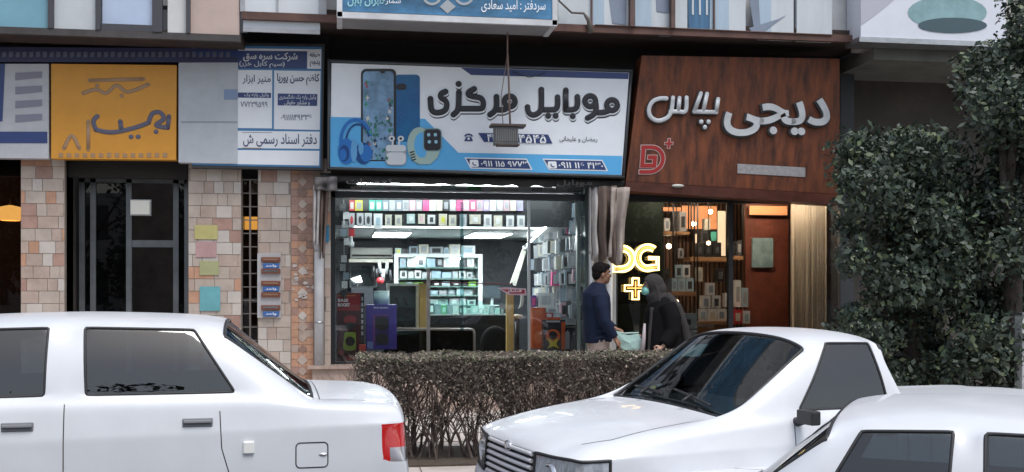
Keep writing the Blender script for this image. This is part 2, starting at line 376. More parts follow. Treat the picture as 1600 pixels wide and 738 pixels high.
# ---------------- upper floor facade
def upanel(x0, x1, y1, m, name='facade_panel', Y=YU, z1=8.0):
    xc = (x0+x1)/2; return obj(name, MB().box(XW(x0, Y), XW(x1, Y), Y, Y+.05, (ZSL+.04 if x1 < 378 else ZW(xc, y1, Y)), z1), m, bld)
pw = mat('white_panel', (.60, .63, .67), .3, var=.06, scale=1.5)
upanel(380, 500, 47, pw, 'window_panel')
fr = MB()
for p, w in ((379, .045), (434, .012), (502, .05), (508, .03)): fr.box(XW(p, YU)-w/2, XW(p, YU)+w/2, YU-.03, YU-.002, ZS+.05, 8)
for yy, w in ((49, .045), (28, .012)): zz = ZW(440, yy, YU); fr.box(XW(380, YU), XW(500, YU), YU-.026, YU-.004, zz-w/2, zz+w/2)
obj('window_frame', fr, mat('frame_grey', (.33, .34, .37), .5, var=.15), bld)
for a, b, c, nm, y1 in ((-200, 78, (.16, .33, .42), 'teal', 46), (84, 150, (.50, .53, .56), 'pale', 52), (160, 240, (.42, .50, .66), 'blueish', 42), (262, 292, (.58, .58, .58), 'light', 50), (298, 374, (.48, .37, .33), 'pink', 46)):
    upanel(a, b, y1, mat('facade_'+nm, c, .4, var=.1, scale=2), 'facade_panel')
fr = MB()
for p, w in ((81, .05), (155, .05), (247, .10), (295, .04)): fr.box(XW(p, YU)-w/2, XW(p, YU)+w/2, YU-.06, YU-.002, ZSL+.04, 8)
fr.box(XW(160, YU), XW(245, YU), YU-.05, YU-.001, ZSL+.041, ZW(200, 40, YU))
obj('facade_post', fr, mat('dark_post', (.05, .05, .06), .5), bld)
# right upper part: tall pale banner panels between brown posts
pb = [mat('banner_pale', (.52, .56, .60), .45, var=.08, scale=2, stretch=(4, 1, .5)), mat('banner_blue', (.36, .46, .56), .45, var=.12, scale=2, stretch=(5, 1, .5)), mat('banner_slate', (.20, .24, .32), .45, var=.15, scale=2), mat('banner_deep', (.05, .14, .26), .4, var=.3, scale=3, stretch=(6, 1, .4))]
cells = [(872, 923, 0), (924, 944, 1), (944, 984, 0), (986, 1018, 1), (1018, 1048, 0), (1052, 1074, 0), (1076, 1110, 1), (1110, 1139, 1), (1139, 1165, 0), (1185, 1205, 1), (1205, 1240, 0), (1245, 1300, 0)]
for a, b, i in cells: upanel(a, b, 44+(a-870)*.056, pb[i])
up = MB(); 
def uq(m, pts, i, Y=YU-.004): m.slab([at(x, y, Y) for x, y in pts], (0, -.003, 0), i)
uq(up, [(944, -60), (980, -60), (978, 40), (957, 36)], 2); uq(up, [(1022, -60), (1046, -60), (1046, 21), (1026, 18)], 2); uq(up, [(1029, 46), (1047, 47), (1047, 58), (1029, 57)], 2)
uq(up, [(1074, -60), (1110, -60), (1109, 50), (1076, 46)], 3)
for p in (1081, 1092, 1103): uq(up, [(p, -60), (p+3, -60), (p+3, 24), (p, 23)], 0, YU-.009)
uq(up, [(1168, -20), (1184, -20), (1188, 40), (1180, 58), (1170, 44)], 2); uq(up, [(1216, 30), (1228, 24), (1232, 54), (1212, 56)], 2)
for f_, i_ in zip(up.f[::1], up.mi[::1]): pass
for k in range(0, len(up.v), 8): u2 = MB(); u2.slab(up.v[k:k+4], (0, -.003, 0), 0); obj('banner_print', u2, pb[up.mi[(k//8)*6]], bld)
po = MB()
for p, w in ((985, .055), (1048, .045)): po.box(XW(p, YU)-w/2, XW(p, YU)+w/2, YU-.10, YU-.02, ZS+.04, 8)
for p in (924, 1115): po.box(XW(p, YU)-.008, XW(p, YU)+.008, YU-.03, YU-.006, ZS+.04, 8)
po.tube([at(930, 39, YU-.06), at(1139, 48, YU-.06), at(1300, 55, YU-.06)], .007, 6)
obj('brown_post', po, mat('brown_steel', (.11, .065, .055), .6, var=.3), bld)
cb = MB().tube([at(868, -20, YU-.08), at(874, 2, YU-.08), at(893, 20, YU-.08), at(912, 21, YU-.08), at(920, 32, YU-.08), at(923, 52, YU-.08)], [.011, .011, .013, .014, .026, .028], 8)
tag(obj('drain_cable', cb, mat('cable_brown', (.11, .10, .09), .7)), 'crooked dark cable running down the pale upper panels right of the blue box sign', 'cable')
# far right: green-dark neighbour building with grey canopy
nb = thing('neighbour_building', 'dark low building with a grey canopy edge behind the trees at the right', 'building', (X0(1500), 13, .2))
obj('wall', MB().box(X0(1316)+.2, X0(2100), Y0+.4, 17, .2, 9), mat('dark_plaster', (.07, .063, .056), .85, var=.3, scale=2), nb)
obj('canopy', MB().box(X0(1316), X0(2100), YU, Y0+.4, ZW(1450, 96, YU), ZW(1450, 78, YU)), mat('canopy_grey', (.15, .155, .14), .7, var=.3, scale=3), nb)
obj('fascia', MB().box(X0(1300), X0(2100), YU+.1, YU+.3, ZW(1450, 78, YU)+.001, 8), mat('fascia_cream', (.42, .40, .37), .7, var=.1), nb)
bs = thing('banner_sign', 'large white lightbox sign with a teal shape high above the trees', 'sign', at(1450, 30, YU-.2))
PB = Plane((0, YU-.25, 0), (0, -1, 0))
obj('panel', MB().box(XW(1345, YU-.25), XW(1572, YU-.25), YU-.25, YU+.09, ZW(1450, 62, YU-.25), 7), mat('lightbox_white', (.66, .68, .76), .35, var=.04), bs)
art(PB, oval(1480, 20, 62, 26), mat('teal_print', (.22, .36, .39), .4, var=.2), bs, .003, 'printed_shape')
art(PB, oval(1488, 40, 54, 12), mat('dark_teal', (.05, .09, .11), .4), bs, .006, 'printed_shadow')
art(PB, [(1345, -40), (1445, -40), (1370, 22), (1345, 40)], mat('grey_lilac', (.44, .44, .52), .4), bs, .004, 'printed_corner')
obj('frame', MB().box(XW(1343, YU-.27), XW(1574, YU-.27), YU-.27, YU+.08, ZW(1450, 70, YU-.25), ZW(1450, 62, YU-.25)-.001), STEEL, bs)
pp = thing('street_post', 'pale square post at the far right edge beside the tree', 'post', (XW(1597, 9.2), 9.2, .2))
obj('shaft', MB().box(XW(1592, 9.2), XW(1612, 9.2), 9.15, 9.27, .2, ZW(1597, 492, 9.2)), GREYW, pp, bevel=.008)
obj('cap', MB().box(XW(1590, 9.2), XW(1614, 9.2), 9.13, 9.29, ZW(1597, 492, 9.2)+.001, ZW(1597, 488, 9.2)), STEEL, pp)

# ------------------------------------------------------------------ SIGNS
# main sign: box leaning forward a little at the top
dv = Vector((0, -1, -.045)).normalized()
zb_, zt_ = ZW(740, 268, 12.12), ZW(740, 99, 12.0)
PM = Plane((0, 12.1, zb_), (0, -1, -.06))
ms = thing('shop_sign', 'wide white and blue phone shop sign with large black lettering over the middle window', 'sign', (XW(750, 12.2), 12.2, zb_))
cor = [(512, 93), (989, 109), (976, 279), (511, 265)]
fr_ = [PM.pt(x, y, 0) for x, y in cor]
obj('sign_box', MB().slab(fr_, (0, .16, 0)), mat('sign_frame', (.045, .047, .05), .5, .3, var=.2), ms, fixn=True)
inn = [(518, 99), (983, 114), (971, 274), (516, 261)]
art(PM, inn, SIGNW, ms, .004, 'face')
rim = MB()
for a, b in ((0, 1), (1, 2), (2, 3), (3, 0)): rim.tube([PM.pt(*[(u+v)/2 for u, v in zip(cor[i], inn[i])], off=.012) for i in (a, b)], .014, 6)
obj('rim', rim, mat('rim_grey', (.10, .11, .12), .4, .5), ms)
def S(x, y): return (x, y)
art(PM, [(516, 183), (664, 186), (716, 239), (972, 244), (970.5, 273.5), (516, 260.5)], SIGNB, ms, .007, 'blue_band')
art(PM, [(720, 106), (982.5, 114.5), (981.5, 124), (736, 117.5)], NAVY, ms, .007, 'navy_band')
# the products pictured on the sign
phb = mat('print_black', (.02, .022, .03), .3); scr = mat('print_screen', (.17, .30, .46), .3, var=.55, scale=5)
art(PM, rrect(564, 108, 619, 252, 8), phb, ms, .010, 'phone_print')
art(PM, rrect(567, 112, 615, 250, 6), scr, ms, .012, 'screen_print')
art(PM, oval(598, 112.5, 4, 3), phb, ms, .014, 'notch_print')
fw = [mat('print_leaf', (.03, .16, .12), .4), mat('print_green', (.05, .30, .20), .4), mat('print_flower', (.60, .62, .60), .4), mat('print_pink', (.35, .10, .16), .4), mat('print_night', (.02, .05, .10), .4)]
q = MB(); r = random.Random(3)
for i in range(90):
    a = r.random(); x = 568+46*r.random(); y = 249-70*r.random()**1.5
    if r.random() < .3: x = 568+7*r.random(); y = 120+90*r.random()
    if r.random() < .2: x = 606+8*r.random(); y = 155+60*r.random()
    s = r.uniform(1.2, 4.2); i_ = r.choice((0, 0, 1, 1, 4, 4, 0, 2, 3)); an = r.random()*6.28
    q.poly([PM.pt(min(614, max(568, x+s*math.cos(an+t)*(1 if k % 2 else .55))), y+s*math.sin(an+t)*(1.3 if k % 2 else .5), .013+.0001*i) for k, t in enumerate([j*math.pi/4 for j in range(8)])], i_)
obj('flower_print', q, fw, ms)
nb2 = mat('print_blue_phone', (.012, .07, .24), .25, var=.6, scale=1.6, var2=(.02, .19, .40))
art(PM, rrect(617, 117, 656, 222, 6), nb2, ms, .0085, 'blue_phone_print')
art(PM, rrect(619, 131, 635, 141, 4.5), phb, ms, .0095, 'camera_print')
hb = [mat('print_headphone', (.02, .16, .50), .35), mat('print_headphone_dark', (.008, .06, .22), .35), mat('print_headphone_light', (.12, .36, .66), .35)]
q = MB()
def Q(pts, i, off): q.poly([PM.pt(x, y, off) for x, y in pts], i)
Q(arc(556, 222, 26, 37, 5, 165, 345, 22), 0, .016); Q(arc(559, 224, 20, 31, 3, 190, 340, 18), 1, .017)
Q(oval(541, 237, 13, 20), 0, .019); Q(oval(538, 240, 8, 13), 1, .020); Q(oval(536, 242, 5.5, 9), 0, .021); Q(oval(553, 236, 5, 18), 2, .020)
Q(oval(568, 240, 13, 17), 1, .0185); Q(oval(572, 240, 9.5, 13.5), 0, .0192); Q(oval(564, 232, 4, 10), 2, .0196)
obj('headphones_print', q, hb, ms)
eb = [mat('print_white', (.62, .66, .70), .35), mat('print_shade', (.30, .34, .40), .35), phb]
q = MB()
Q(rrect(602, 227, 635, 259, 8), 1, .0205); Q(rrect(603, 227, 634, 237, 4.5), 0, .0215); Q(rrect(603, 238.5, 634, 257.5, 7), 0, .0215)
Q(oval(612, 217, 5, 4.5), 0, .0212); Q(oval(626, 217, 5, 4.5), 0, .0212); Q(rrect(612, 219, 615, 227, 1), 0, .0213); Q(rrect(622, 219, 625, 227, 1), 0, .0213); Q(oval(612, 217, 2, 2), 2, .0222); Q(oval(626, 217, 2, 2), 2, .0222)
obj('earbuds_print', q, eb, ms)
wt = [mat('print_mint', (.36, .50, .46), .35), mat('print_mint_dark', (.18, .29, .29), .35), phb, mat('print_icon', (.30, .55, .68), .35), SIGNB]
q = MB()
Q(oval(657, 228, 21, 29), 1, .0165); Q(oval(655, 227, 19, 28), 0, .017); Q(oval(659, 227, 12, 20), 4, .0175)
Q([(668, 229), (690, 226), (684, 246), (672, 257), (652, 257), (664, 248)], 0, .018)
Q(rrect(661, 201, 690, 237, 7), 1, .0185); Q(rrect(662.5, 202.5, 688.5, 235.5, 6), 2, .019)
for cx, cy in ((669.5, 211), (680, 211), (670.5, 222), (681, 222)): Q(oval(cx, cy, 2.6, 2.8), 3, .020)
for j in range(4): Q([(640+j, 238+j*4), (647+j, 236+j*4), (647+j, 238+j*4), (640+j, 240+j*4)], 2, .020)
obj('watch_print', q, wt, ms)
# lettering of the main sign
LN = [ring(1188, 290, 32), [(1170, 322), (1140, 333), (1098, 335)], ring(1056, 266, 32), [(1088, 270), (1092, 310), (1078, 345), (1040, 368)],
      [(978, 240), (979, 285), (968, 310), (940, 318), (908, 318)], [(908, 200), (908, 318)], [(858, 242), (858, 290), (846, 314), (815, 318), (770, 318)], [(760, 196), (760, 295), (748, 332), (712, 350), (683, 335), (676, 302)],
      ring(568, 268, 32), [(560, 302), (530, 318), (488, 318)], [(488, 240), (488, 296), (476, 326), (448, 348)],
      [(352, 192), (322, 210), (318, 228), (345, 238), (388, 246), (406, 268), (406, 298), (392, 311), (330, 312), (262, 312)], [(260, 212), (258, 290), (250, 325), (226, 348)],
      [(178, 208), (152, 222), (152, 246), (176, 262), (186, 285), (178, 318), (148, 334), (112, 334), (92, 312), (87, 252)]]
DT = [(950, 357), (801, 355), (846, 355), (258, 162)]
cvm = lambda X, Y: (650+X/3.885, 90+Y/3.885)
strokes(PM, cvm, LN, DT, .037, mat('ink_shadow', (.055, .062, .08), .5), ms, .006, dx=.6, dy=4.0, flat=.05)
strokes(PM, cvm, LN, DT, .041, SIGNW, ms, .010, dx=.2, dy=1.5, flat=.05)
strokes(PM, cvm, LN, DT, .033, INK, ms, .016, flat=.08)
def pill(x0, y0, x1, y1, sl, parent=ms, rimw=True):
    k = 7
    pts = [(x0, y0), (x1-k, y0+sl*(x1-x0)), (x1, y1+sl*(x1-x0)), (x0+k+2, y1)]
    if rimw: art(PM, [(x0-2.5, y0-1.8), (x1-k+1, y0-1.8+sl*(x1-x0)), (x1+3, y1+1.8+sl*(x1-x0)), (x0+k, y1+1.8)], SIGNW, parent, .0095, 'pill_border')
    art(PM, pts, NAVY, parent, .012, 'navy_pill')
pill(747, 208, 863, 222, .022, rimw=False)
pill(728, 248, 829, 262, .02); pill(850, 250, 947, 264, .02)
LW = mat('letter_white', (.85, .88, .92), .4)
write(PM, '۴۴', (761, 210, 776, 221.5), LW, ms, .02, .016)
write(PM, '۴۵۴۵', (810, 211, 853, 224), LW, ms, .02, .016, slope=.02)
write(PM, 'رمضان و علیجانی', (874, 213.5, 933, 223), INK, ms, .004, .010, slope=.02)
write(PM, '۰۹۱۱ ۱۱۵ ۹۷۷۳', (751, 250.5, 824, 261), LW, ms, .02, .016, slope=.02)
write(PM, '۰۹۱۱ ۱۱۶ ۴۱۳۰', (872, 252.5, 942, 263.5), LW, ms, .02, .016, slope=.02)
for cx, cy in ((742, 255.5), (864, 258)):
    art(PM, rrect(cx-7.5, cy-5.5, cx+6, cy+5.5, 2, -.1), LW, ms, .0145, 'phone_icon_tile')
    art(PM, arc(cx, cy, 4.4, 3.8, 1.7, 60, 215, 10), NAVY, ms, .0165, 'handset_icon')
q = MB(); Q(arc(732, 214, 7, 5, 2.6, 185, 355, 12), 0, .011); Q([(728, 214), (736, 214), (739, 221), (725, 221)], 0, .0112); Q(oval(732, 217, 2, 1.8), 1, .0125)
obj('telephone_icon', q, [NAVY, SIGNW], ms)
# hanging grey lamp box in front of it
hl = thing('hanging_floodlight', 'ribbed grey floodlight box hanging on two wires in front of the middle sign', 'lamp', at(790, 210, 11.55))
ya = 11.55
hb_ = MB(); pbox(hb_, 773, 197, 810, 226, ya, .13); obj('housing', hb_, mat('grey_cast', (.13, .13, .13), .55, .4, var=.3), hl, bevel=.006)
rb = MB()
for i in range(12): x = 775+i*3; rb.box(XW(x, ya-.01), XW(x, ya-.01)+.008, ya-.012, ya-.001, ZW(790, 221, ya), ZW(790, 201, ya))
obj('fins', rb, mat('grey_fin', (.20, .20, .20), .5, .4), hl)
hb_ = MB(); pbox(hb_, 768, 193.5, 822, 197, ya-.03, .2); pbox(hb_, 778, 224.5, 812, 227, ya-.02, .16); obj('bracket', hb_, mat('rust_brown', (.075, .055, .05), .7, var=.3), hl)
zt2 = ZS
hook = MB().tube([at(793, 82, ya), at(795, 130, ya), at(797, 194, ya)], .011, 6).tube([at(793, 84, ya), at(783, 150, ya), at(786, 194, ya)], .005, 5)
p_ = at(793, 82, ya); hook.tube([p_, Vector((p_.x, ya, ZS+.01))], .008, 6)
obj('wire', hook, mat('wire_brown', (.24, .17, .15), .7, var=.2), hl)
# cable sagging across the sign top
tag(obj('loose_cable', MB().tube([PM.pt(x, y, .03) for x, y in ((800, 112), (812, 117), (826, 121.5), (840, 119), (852, 113))], .004, 5), RUBBER), 'thin black cable sagging over the navy band of the middle sign', 'cable')
# DG sign (rusty wood board) ----------------------------------------------------
PD = Plane((0, 12.15, ZW(1100, 292, 12.15)), (0, -1, -.12))
ds = thing('wooden_sign', 'rusty brown timber sign board with grey Persian letters and a red monogram', 'sign', (XW(1150, 12.2), 12.2, 2.8))
obj('board', MB().slab([PD.pt(x, y) for x, y in ((1003, 87), (1312, 92), (1312, 304), (978, 283))], (0, .25, 0)), WOOD, ds, fixn=True)
obj('underside', MB().slab([PD.pt(x, y, .02) for x, y in ((978, 283.5), (1312, 304.5), (1312, 320), (975, 298))], (0, .3, 0)), mat('sign_base_wood', (.09, .026, .016), .5, var=.4, scale=5), ds, fixn=True)
sp = obj('spotlight', MB().ell(PD.pt(1058, 290.5, .03), (.075, .03, .02)), mat('pale_lens', (.55, .56, .52), .3), ds)
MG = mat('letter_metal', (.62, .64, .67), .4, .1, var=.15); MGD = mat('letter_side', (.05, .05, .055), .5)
LN2 = [[(305, 246), (300, 315), (262, 318), (222, 318)], [(268, 248), (262, 316)], [(234, 246), (226, 312), (204, 350), (156, 366), (118, 346), (108, 306), (128, 266), (166, 250), (200, 250)], [(380, 224), (346, 316)], [(412, 226), (392, 318)], [(346, 318), (460, 322)], [(470, 254), (460, 320)]]
cvd = lambda X, Y: (980+X/3.356, 80+Y/3.356)
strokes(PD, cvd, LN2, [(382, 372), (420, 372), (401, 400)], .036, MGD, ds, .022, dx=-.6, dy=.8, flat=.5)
strokes(PD, cvd, LN2, [(382, 372), (420, 372), (401, 400)], .025, MG, ds, .046, flat=.35)
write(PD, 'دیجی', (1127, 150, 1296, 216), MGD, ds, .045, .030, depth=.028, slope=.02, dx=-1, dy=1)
write(PD, 'دیجی', (1129, 152, 1294, 214), MG, ds, .022, .052, depth=.02, slope=.02)
REDP = mat('logo_red', (.38, .03, .03), .4); 
q = MB()
def D(pts, i, off): q.poly([PD.pt(x+(272-y)*.08, y, off) for x, y in pts], i)
def dshape(x0, y0, x1, y1, t):
    ry = (y1-y0)/2; cx = x1-ry; cy = (y0+y1)/2
    o = [(x0, y0)]+oval(cx, cy, ry, ry, 14, -90, 90)+[(x0, y1)]
    i_ = [(x0, y1-t)]+[(x, y) for x, y in oval(cx, cy, ry-t, ry-t, 14, 90, -90)]+[(x0, y0+t)]
    return o, i_
for (x0, y0, x1, y1, t, i, off) in ((997, 226, 1038, 273, 8.5, 1, .006), (998.5, 227.5, 1036.5, 271.5, 5.5, 0, .009)):
    o, i_ = dshape(x0, y0, x1, y1, t); D(o+i_, i, off)
for e, i, off in ((1.2, 1, .006), (0, 0, .009)):
    D([(999-e, 226-e+1.5), (1005+e, 226-e+1.5), (1005+e, 256-e), (1018-e, 256-e), (1018-e, 249+e), (1010-e, 249+e), (1010-e, 243-e), (1024+e, 243-e), (1024+e, 262+e), (999-e, 262+e)], i, off+.002)
    D([(1035-e, 223-e), (1047+e, 223-e), (1047+e, 226+e), (1035-e, 226+e)], i, off); D([(1039.4-e, 217-e), (1042.6+e, 217-e), (1042.6+e, 232+e), (1039.4-e, 232+e)], i, off+.0005)
obj('monogram', q, [REDP, mat('logo_edge', (.5, .36, .34), .4)], ds)
art(PD, [(1152, 256), (1258, 262), (1258, 277), (1152, 271)], mat('letter_strip', (.36, .35, .36), .5, var=.2, scale=30), ds, .006, 'small_letter_strip')
# tenants' sign left of it ----------------------------------------------------
PT = Plane((0, 12.22, 3), (0, -1, -.03))
ts = thing('office_sign', 'white office directory sign with navy headings and blue dividing lines', 'sign', (XW(440, 12.3), 12.3, 3))
obj('board', MB().slab([PT.pt(x, y) for x, y in ((300, 66), (507, 69), (504, 266), (300, 262))], (0, .12, 0)), mat('sign_frame', (.045, .047, .05), .5), ts, fixn=True)
art(PT, [(300, 71), (503.5, 73.5), (500.5, 262), (300, 258)], mat('line_blue', (.05, .19, .40), .4), ts, .004, 'blue_edge')
OW = mat('office_white', (.72, .75, .80), .4, var=.06, scale=2)
for pts in (((300, 75), (502, 77.5), (501.5, 108), (300, 106.5)), ((300, 109), (425.5, 110), (425, 201), (300, 199.5)), ((428.5, 110.5), (501, 111.5), (499.5, 203.5), (428, 202)), ((300, 204), (499.5, 206), (499, 233), (300, 231)), ((300, 234), (499, 236), (498.5, 259), (300, 255.5))):
    art(PT, pts, OW, ts, .007, 'white_field')
art(PT, [(300, 79), (480, 80.5), (480, 108), (300, 106.5)], NAVY, ts, .009, 'navy_heading')
GL = mat('letter_pale', (.60, .62, .66), .4); NV2 = mat('letter_navy', (.03, .04, .12), .5)
write(PT, 'شرکت سره سق', (380, 82, 465, 97), GL, ts, .03, .012, slope=.01)
write(PT, '(سیم کابل خزر)', (374, 96, 445, 107), GL, ts, .015, .012, slope=.01)
write(PT, 'طبقه', (484, 82, 500, 91), NV2, ts, .025, .010); write(PT, 'پنجم', (484, 95, 500, 105), NV2, ts, .025, .010)
write(PT, 'کاظم حسن پوریا', (433, 115, 499, 134), NV2, ts, .025, .010, slope=.01)
write(PT, 'منیر ابزار', (379, 117, 423, 132), NV2, ts, .012, .010, slope=.01)
art(PT, [(434, 146.5), (496, 147.5), (495.5, 166), (434, 165)], NAVY, ts, .009, 'navy_box'); art(PT, [(340, 144.5), (423.5, 145.5), (423.5, 153.5), (340, 152.5)], NAVY, ts, .009, 'navy_box')
write(PT, 'وکیل پایه یک دادگستری', (436, 148, 494, 157), GL, ts, .012, .012); write(PT, 'و مشاور حقوقی', (444, 157, 484, 165.5), GL, ts, .012, .012)
write(PT, 'وکیل پایه یک', (382, 145.5, 420, 153), GL, ts, .012, .012)
write(PT, '۷۷۲۳۹۵۹۹', (376, 159, 418, 168), NV2, ts, .004, .010); write(PT, '۰۹۱۱۱۱۴۹۳۳۶', (439, 179, 487, 188.5), NV2, ts, .008, .010)
write(PT, 'دفتر اسناد رسمی ش', (380, 209.5, 495, 230), NV2, ts, .012, .010, slope=.008)
art(PT, [(378, 206.8), (425, 207.4), (425, 208), (378, 207.4)], NV2, ts, .009, 'thin_rule')
art(PT, [(378, 231), (409, 231.4), (409, 232.4), (378, 232)], mat('line_gold', (.4, .28, .1), .5), ts, .009, 'gold_rule')
# signboards further left -----------------------------------------------------
PL_ = Plane((0, 12.2, 3), (0, -1, -.02))
ls = thing('pale_sign', 'pale grey office sign board directly right of the orange sign', 'sign', (XW(330, 12.3), 12.2, 3))
def boards(root, pts, m, name='board'): return obj(name, MB().slab([PL_.pt(x, y) for x, y in pts], (0, .14, 0)), m, root, fixn=True)
boards(ls, ((279, 98), (372, 98), (371, 256), (279, 254)), mat('pale_grey_board', (.42, .45, .49), .45, var=.08))
art(PL_, [(350, 140), (371, 140), (371, 156), (350, 156)], mat('blue_mark', (.20, .27, .42), .5), ls, .003, 'blue_mark'); art(PL_, [(283, 190), (371, 190), (371, 192), (283, 192)], mat('rule_grey', (.25, .28, .32), .5), ls, .003, 'rule')
os_ = thing('orange_sign', 'orange sign board with navy and grey marks above the dark entrance', 'sign', (XW(178, 12.2), 12.2, 3))
boards(os_, ((80, 100), (276, 102), (275, 250), (80, 248)), mat('sign_orange', (.60, .27, .03), .45, var=.06))
q = MB(); Ld = lambda pts, i, off: q.poly([PL_.pt(x, y, off) for x, y in pts], i)
r = random.Random(5); idp = lambda X, Y: (X, Y)
strokes(PL_, idp, [[(150, 203), (175, 207), (210, 200), (232, 192)], [(232, 192), (238, 178), (250, 176), (256, 186), (244, 196), (262, 200)], [(262, 200), (264, 182)], [(190, 204), (188, 190)], [(150, 203), (146, 190), (152, 182)]], [(205, 214), (216, 214), (244, 206)], .024, mat('navy_print', (.10, .10, .15), .5), os_, .004, 'mark')
strokes(PL_, idp, [[(138, 190), (138, 234)], [(100, 232), (112, 212), (124, 232)], [(130, 146), (150, 140), (166, 146), (182, 134), (200, 144), (232, 132)], [(140, 126), (224, 124)]], [(152, 134), (190, 150)], .02, mat('brown_grey_print', (.34, .21, .12), .5), os_, .003, 'mark')
for i in range(14): x = 92+i*12.5; Ld([(x, 239), (x+7, 239+r.random()*2), (x+7, 246), (x, 246)], 0, .005)
obj('mark', q, [mat('brown_grey_print', (.28, .19, .13), .5), mat('navy_print', (.09, .09, .16), .5)], os_)
hs_ = thing('navy_header', 'long navy header band above the orange sign', 'sign', (XW(180, 12.2), 12.2, 4))
boards(hs_, ((-100, 73), (372, 76), (372, 97), (-100, 97)), mat('header_navy', (.035, .04, .10), .5, var=.15))
q = MB()
for i in range(40): x = -60+i*10.6; Ld([(x, 81+r.random()*2), (x+6, 81), (x+6, 89), (x, 90)], 0, .004)
obj('mark', q, mat('dim_letters', (.12, .13, .19), .5), hs_)
wz = thing('white_sign', 'white and navy sign board left of the orange sign', 'sign', (XW(30, 12.2), 12.2, 3))
boards(wz, ((-100, 100), (76, 100), (76, 248), (-100, 246)), mat('white_board', (.44, .45, .48), .45, var=.08))
q = MB(); Ld([(-100, 206), (74, 206), (74, 224), (-100, 224)], 0, .004); Ld([(-100, 100), (8, 100), (4, 190), (-100, 190)], 0, .004)
for i in range(4): Ld([(24, 114+i*22), (66, 112+i*22), (66, 122+i*22), (24, 126+i*22)], 1, .0045)
obj('mark', q, [NAVY, mat('grey_print', (.22, .22, .28), .5)], wz)
# blue box sign above ----------------------------------------------------------
YB = 11.12; PBX = Plane((0, YB, 4), (0, -1, 0)); zbb = ZS+.0
bx = thing('box_sign', 'blue projecting box sign with white script and grey emblem on the upper floor', 'sign', (XW(700, YB), YB, zbb))
xl, xr = XW(527, YB), XW(870, YB)
zf = ZW(700, 32, YB)
blue_bg = mat('box_blue', (.045, .16, .30), .4, var=.75, scale=1.3, stretch=(1, 1, 2.6))
obj('box', MB().box(xl, xr, YB, YU-.06, zf, zf+1.3), mat('box_grey', (.24, .24, .24), .6, var=.2, scale=3), bx)
obj('face', MB().box(xl+.05, xr-.05, YB-.006, YB-.001, zf+.05, zf+1.2), blue_bg, bx)
obj('edge_strip', MB().box(xr-.05, xr+.005, YB-.02, YU-.07, zf-.01, zf+1.3).box(xl-.005, xl+.05, YB-.02, YU-.07, zf-.01, zf+1.3).box(xl, xr, YB-.02, YB+.02, zf-.02, zf+.04), GREYW, bx)
write(PBX, 'سردفتر : امید سعادی', (752, 1, 852, 20), LW, bx, .006, .012, slope=.01)
write(PBX, 'شماره', (598, -2, 626, 8), LW, bx, .006, .012); write(PBX, 'تهران بابل', (543, -7, 600, 11), mat('cyan_letters', (.30, .60, .66), .4), bx, .02, .012)
q = MB(); EM = mat('emblem_silver', (.36, .38, .40), .35, .3)
def Eb(pts, off=.012): q.poly([PBX.pt(x, y, off) for x, y in pts], 0)
Eb(arc(675, -8, 16, 17, 4, 0, 180)); Eb(arc(725, -8, 16, 17, 4, 0, 180)); Eb([(699, 0), (712, 11), (699, 22), (687, 11)], .013)
obj('emblem', q, EM, bx)

# ------------------------------------------------------------------ SHOPFRONT 1
sf = thing('shop_window', 'black framed display window of the phone shop in the middle', 'window', (XW(716, Y0), Y0, ZP))
f = MB(); zt0, zt1 = ZW(700, 311, Y0), ZW(700, 301, Y0)
f.box(XA, XA+.05, Y0, Y0+.09, ZP, zt1+.15); f.box(XA, X0(914), Y0, Y0+.1, zt0, zt1); f.box(XA+.05, X0(905), Y0+.01, Y0+.08, ZP+.011, ZP+.04)
obj('frame', f, mat('window_frame_black', (.022, .026, .03), .35, .3), sf, bevel=.004)
f = MB().box(X0(902), X0(907), Y0+.005, Y0+.085, ZP+.01, zt0-.001).box(X0(914), X0(918), Y0-.01, Y0+.10, ZP+.01, zt1+.15)
obj('jamb', f, mat('grey_green_jamb', (.10, .13, .125), .3, .3), sf)
GSH = glass('shop_glass', (.92, .95, .95), 1.6)
obj('pane', MB().box(XA+.05, X0(914), Y0+.045, Y0+.055, ZP+.04, zt0), GSH, sf)
f = MB().box(X0(825.5), X0(829.5), Y0+.03, Y0+.075, ZP+.04, zt0-.002)
obj('mullion', f, mat('silver_mullion', (.40, .42, .43), .3, .7), sf)
f = MB().box(X0(670), X0(675.5), Y0+.3, Y0+.33, ZP, ZW(672, 420, Y0+.3))
obj('mullion', f, mat('pinkish_post', (.36, .30, .29), .5, var=.15), sf)
f = MB().box(X0(723), X0(728), Y0+.25, Y0+.262, ZP, ZW(725, 316, Y0+.25))
obj('glass_edge', f, glass('edge_glass', (.55, .68, .70), 1.6), sf)
